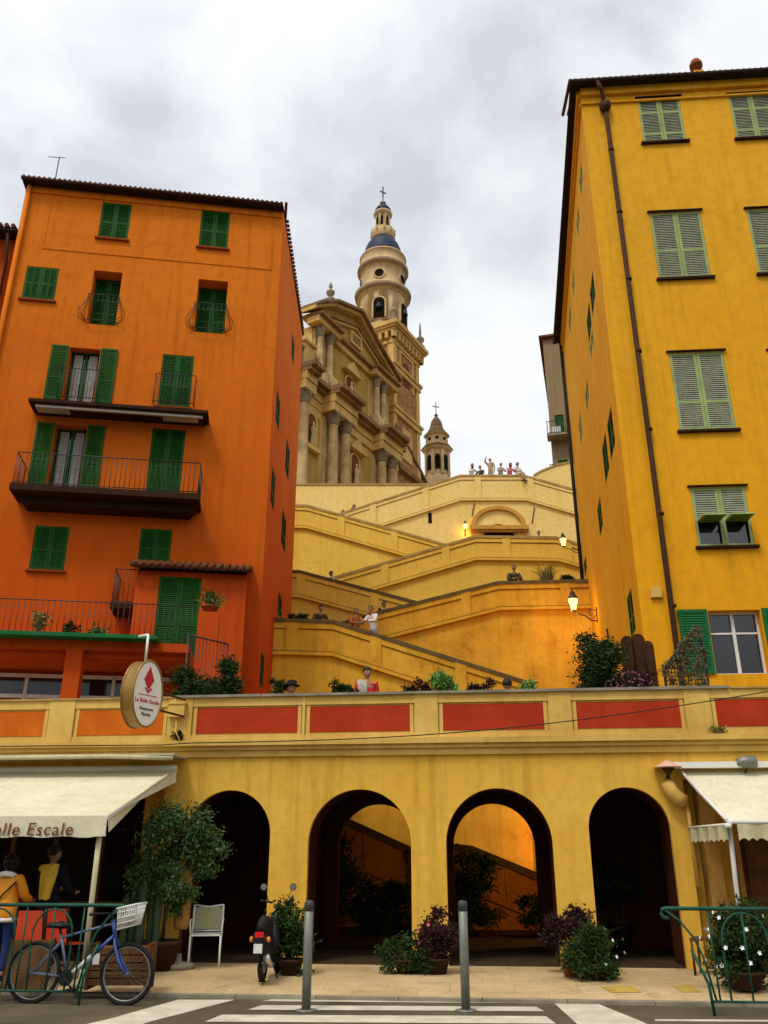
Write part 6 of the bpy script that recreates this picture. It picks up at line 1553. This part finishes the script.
# right side cluster by the yellow house
plant('tall_shrub','tall dark green shrub against the alley corner of the yellow house', gd(603,15.8),(.40,.40,1.0),12000,.085,LEAFD,pot=(.22,.35),cz=1.32,clumps=44)
plant('flowering_shrub','dusty violet flowering shrub above the parapet before the yellow house', gd(633,15.2),(.48,.25,.32),2600,.06,LEAFP,pot=(.18,.3),cz=.98,flowers=(VIOL,120,.026),clumps=16)
for i,(px,py,w) in enumerate(((629,636,.12),(640,634,.13),(649,641,.11))):
    d=16.3; z=P(px,py,d).z; p=P(px,660,d); q=MB(TR((p.x,p.y,3.38),PSI)); h_=z-3.38
    q.prism([(-w*1.3,0),(w*1.3,0),(w,h_-w)]+[(w*math.cos(math.pi*k/8),h_-w+w*math.sin(math.pi*k/8)) for k in range(1,8)]+[(-w,h_-w)],-.03,.03)
    tag(q.build('arched_board', mat('dark brown board',(.07,.032,.014),.9,.5,3,streak=.5,bump=.3)), ['round topped brown board nearest the dark shrub','round topped brown board in the middle of the three','round topped brown board nearest the house corner, slightly lower'][i], 'board', 'round topped brown boards by the yellow house')
plant('dry_grass','feathery dry grass tuft on the second stair wall', tuple(P(547,581,30.2).xy)+(P(547,581,30.2).z-.3,), (.1,.1,.1),0,.1,LEAFY,bl=(220,1.0,.75))
plant('wall_plant','small dark plant on the second stair wall right of the grass tuft', tuple(P(567,581,30.3).xy)+(P(567,581,30.3).z-.3,), (.45,.2,.16),400,.14,LEAFD,cz=.35)
plant('wall_plant','dark planter bush at the left end of the lowest stair wall', tuple(P(297,620,26.8).xy)+(P(297,620,26.8).z-.35,), (.4,.2,.2),500,.12,LEAFD,cz=.35,pot=(.3,.3),potm=WOOD)
# trellis gate
def trellis():
    fr = Fr(P(685,680,15.1).xy[0]*0+ray(665,688)[0]*15.1, 15.1, -4); pts=[(665,688),(664,668),(697,627),(706,655),(705,688)]; pp=[fr.pix(*p) for p in pts]; zb_=3.40
    e = empty('trellis_screen', fr.M, 'dark metal lattice screen with a slanted top overgrown with dry vine', 'screen')
    pp[0]=(pp[0][0],zb_); pp[-1]=(pp[-1][0],zb_)
    q = MB(); 
    for a,b in zip(pp,pp[1:]+pp[:1]): q.cyl((a[0],0,a[1]),(b[0],0,b[1]),.022,n=6)
    q.build('frame', IRON, e)
    q = MB(); u0=min(p[0] for p in pp); u1=max(p[0] for p in pp); top=lambda u: lerp_on(sorted(pp[1:4]),u)
    u=u0+.04
    while u<u1: q.cyl((u,0,zb_),(u,0,top(u)),.009,n=4); u+=.055
    z=zb_+.06
    while z<pp[2][1]:
        us=[u0+.01*k for k in range(int((u1-u0)*100)) if top(u0+.01*k)>z]
        if us: q.cyl((us[0],.012,z),(us[-1],.012,z),.009,n=4)
        z+=.07
    q.build('lattice', mat('grey iron',(.06,.055,.045),.6), e)
    q = MB(); rnd=random.Random(9)
    for k in range(24):
        t=k/23; a=Vector((pp[1][0],0,pp[1][1])).lerp(Vector((pp[2][0],0,pp[2][1])),t); leaves(q,tuple(a+Vector((0,-.03,-.06))),(.12,.07,.12),90,.045,5,seed=k)
    [leaves(q,(u0+.1+(u1-u0-.2)*k_/5,-.04,zb_+.9+.25*(j_)),(.12,.05,.16),150,.045,4,seed=77+k_*7+j_) for k_ in range(6) for j_ in range(4) if zb_+.9+.25*j_ < top(u0+.1+(u1-u0-.2)*k_/5)-.05]; q.build('vine', mat('dry vine leaves',(.13,.11,.05),.8,island=.8,col2=(.25,.22,.12)), e)
trellis()
# iron gate at the orange house
fr = Fr(ray(184,690)[0]*16.5,16.5,50); a=fr.pix(184,650); e = empty('iron_gate', fr.M, 'black iron lattice gate panel beside the wide bush under the orange house', 'gate'); ztop=P(186,635,16.5).z
q = MB(); L_=1.0
for z in (3.45,ztop): q.cyl((0,0,z),(L_,0,z),.018,n=6)
for u in (0,L_): q.cyl((u,0,3.38),(u,0,ztop),.02,n=6)
q.build('frame', IRON, e); q = MB()
for i in range(12): q.cyl((i*L_/11,0,3.45),(i*L_/11,0,ztop),.008,n=4)
for i in range(8): q.cyl((0,0,3.45+i*.12),(L_,0,3.45+i*.16),.006,n=4)
q.build('bars', IRON, e)
# pots on the window ledge of the yellow house
for i,(px,lb) in enumerate(((713,'round brown clay jar with a small plant at the foot of the screen'),(753,'flared terracotta pot with a seedling below the white window'),(771,'terracotta pot at the right edge of the picture on the parapet'))):
    p=P(px,683,14.9); plant('flower_pot', lb, (p.x,p.y,4.10 if False else 3.9 ), (.1,.1,.09), 90, .06, LEAFM, 'flower pot', pot=((.13,.26) if i==0 else (.13,.22)), group='terracotta pots on the ledge', cz=.33, stems=False)
p0=P(702,690,14.75); b=MB(); b.box(p0.x,p0.x+3.5,p0.y-.02,p0.y+.55,3.38,3.899); tag(b.build('ledge', CREAM), 'low cream ledge carrying the terracotta pots behind the parapet', 'ledge')
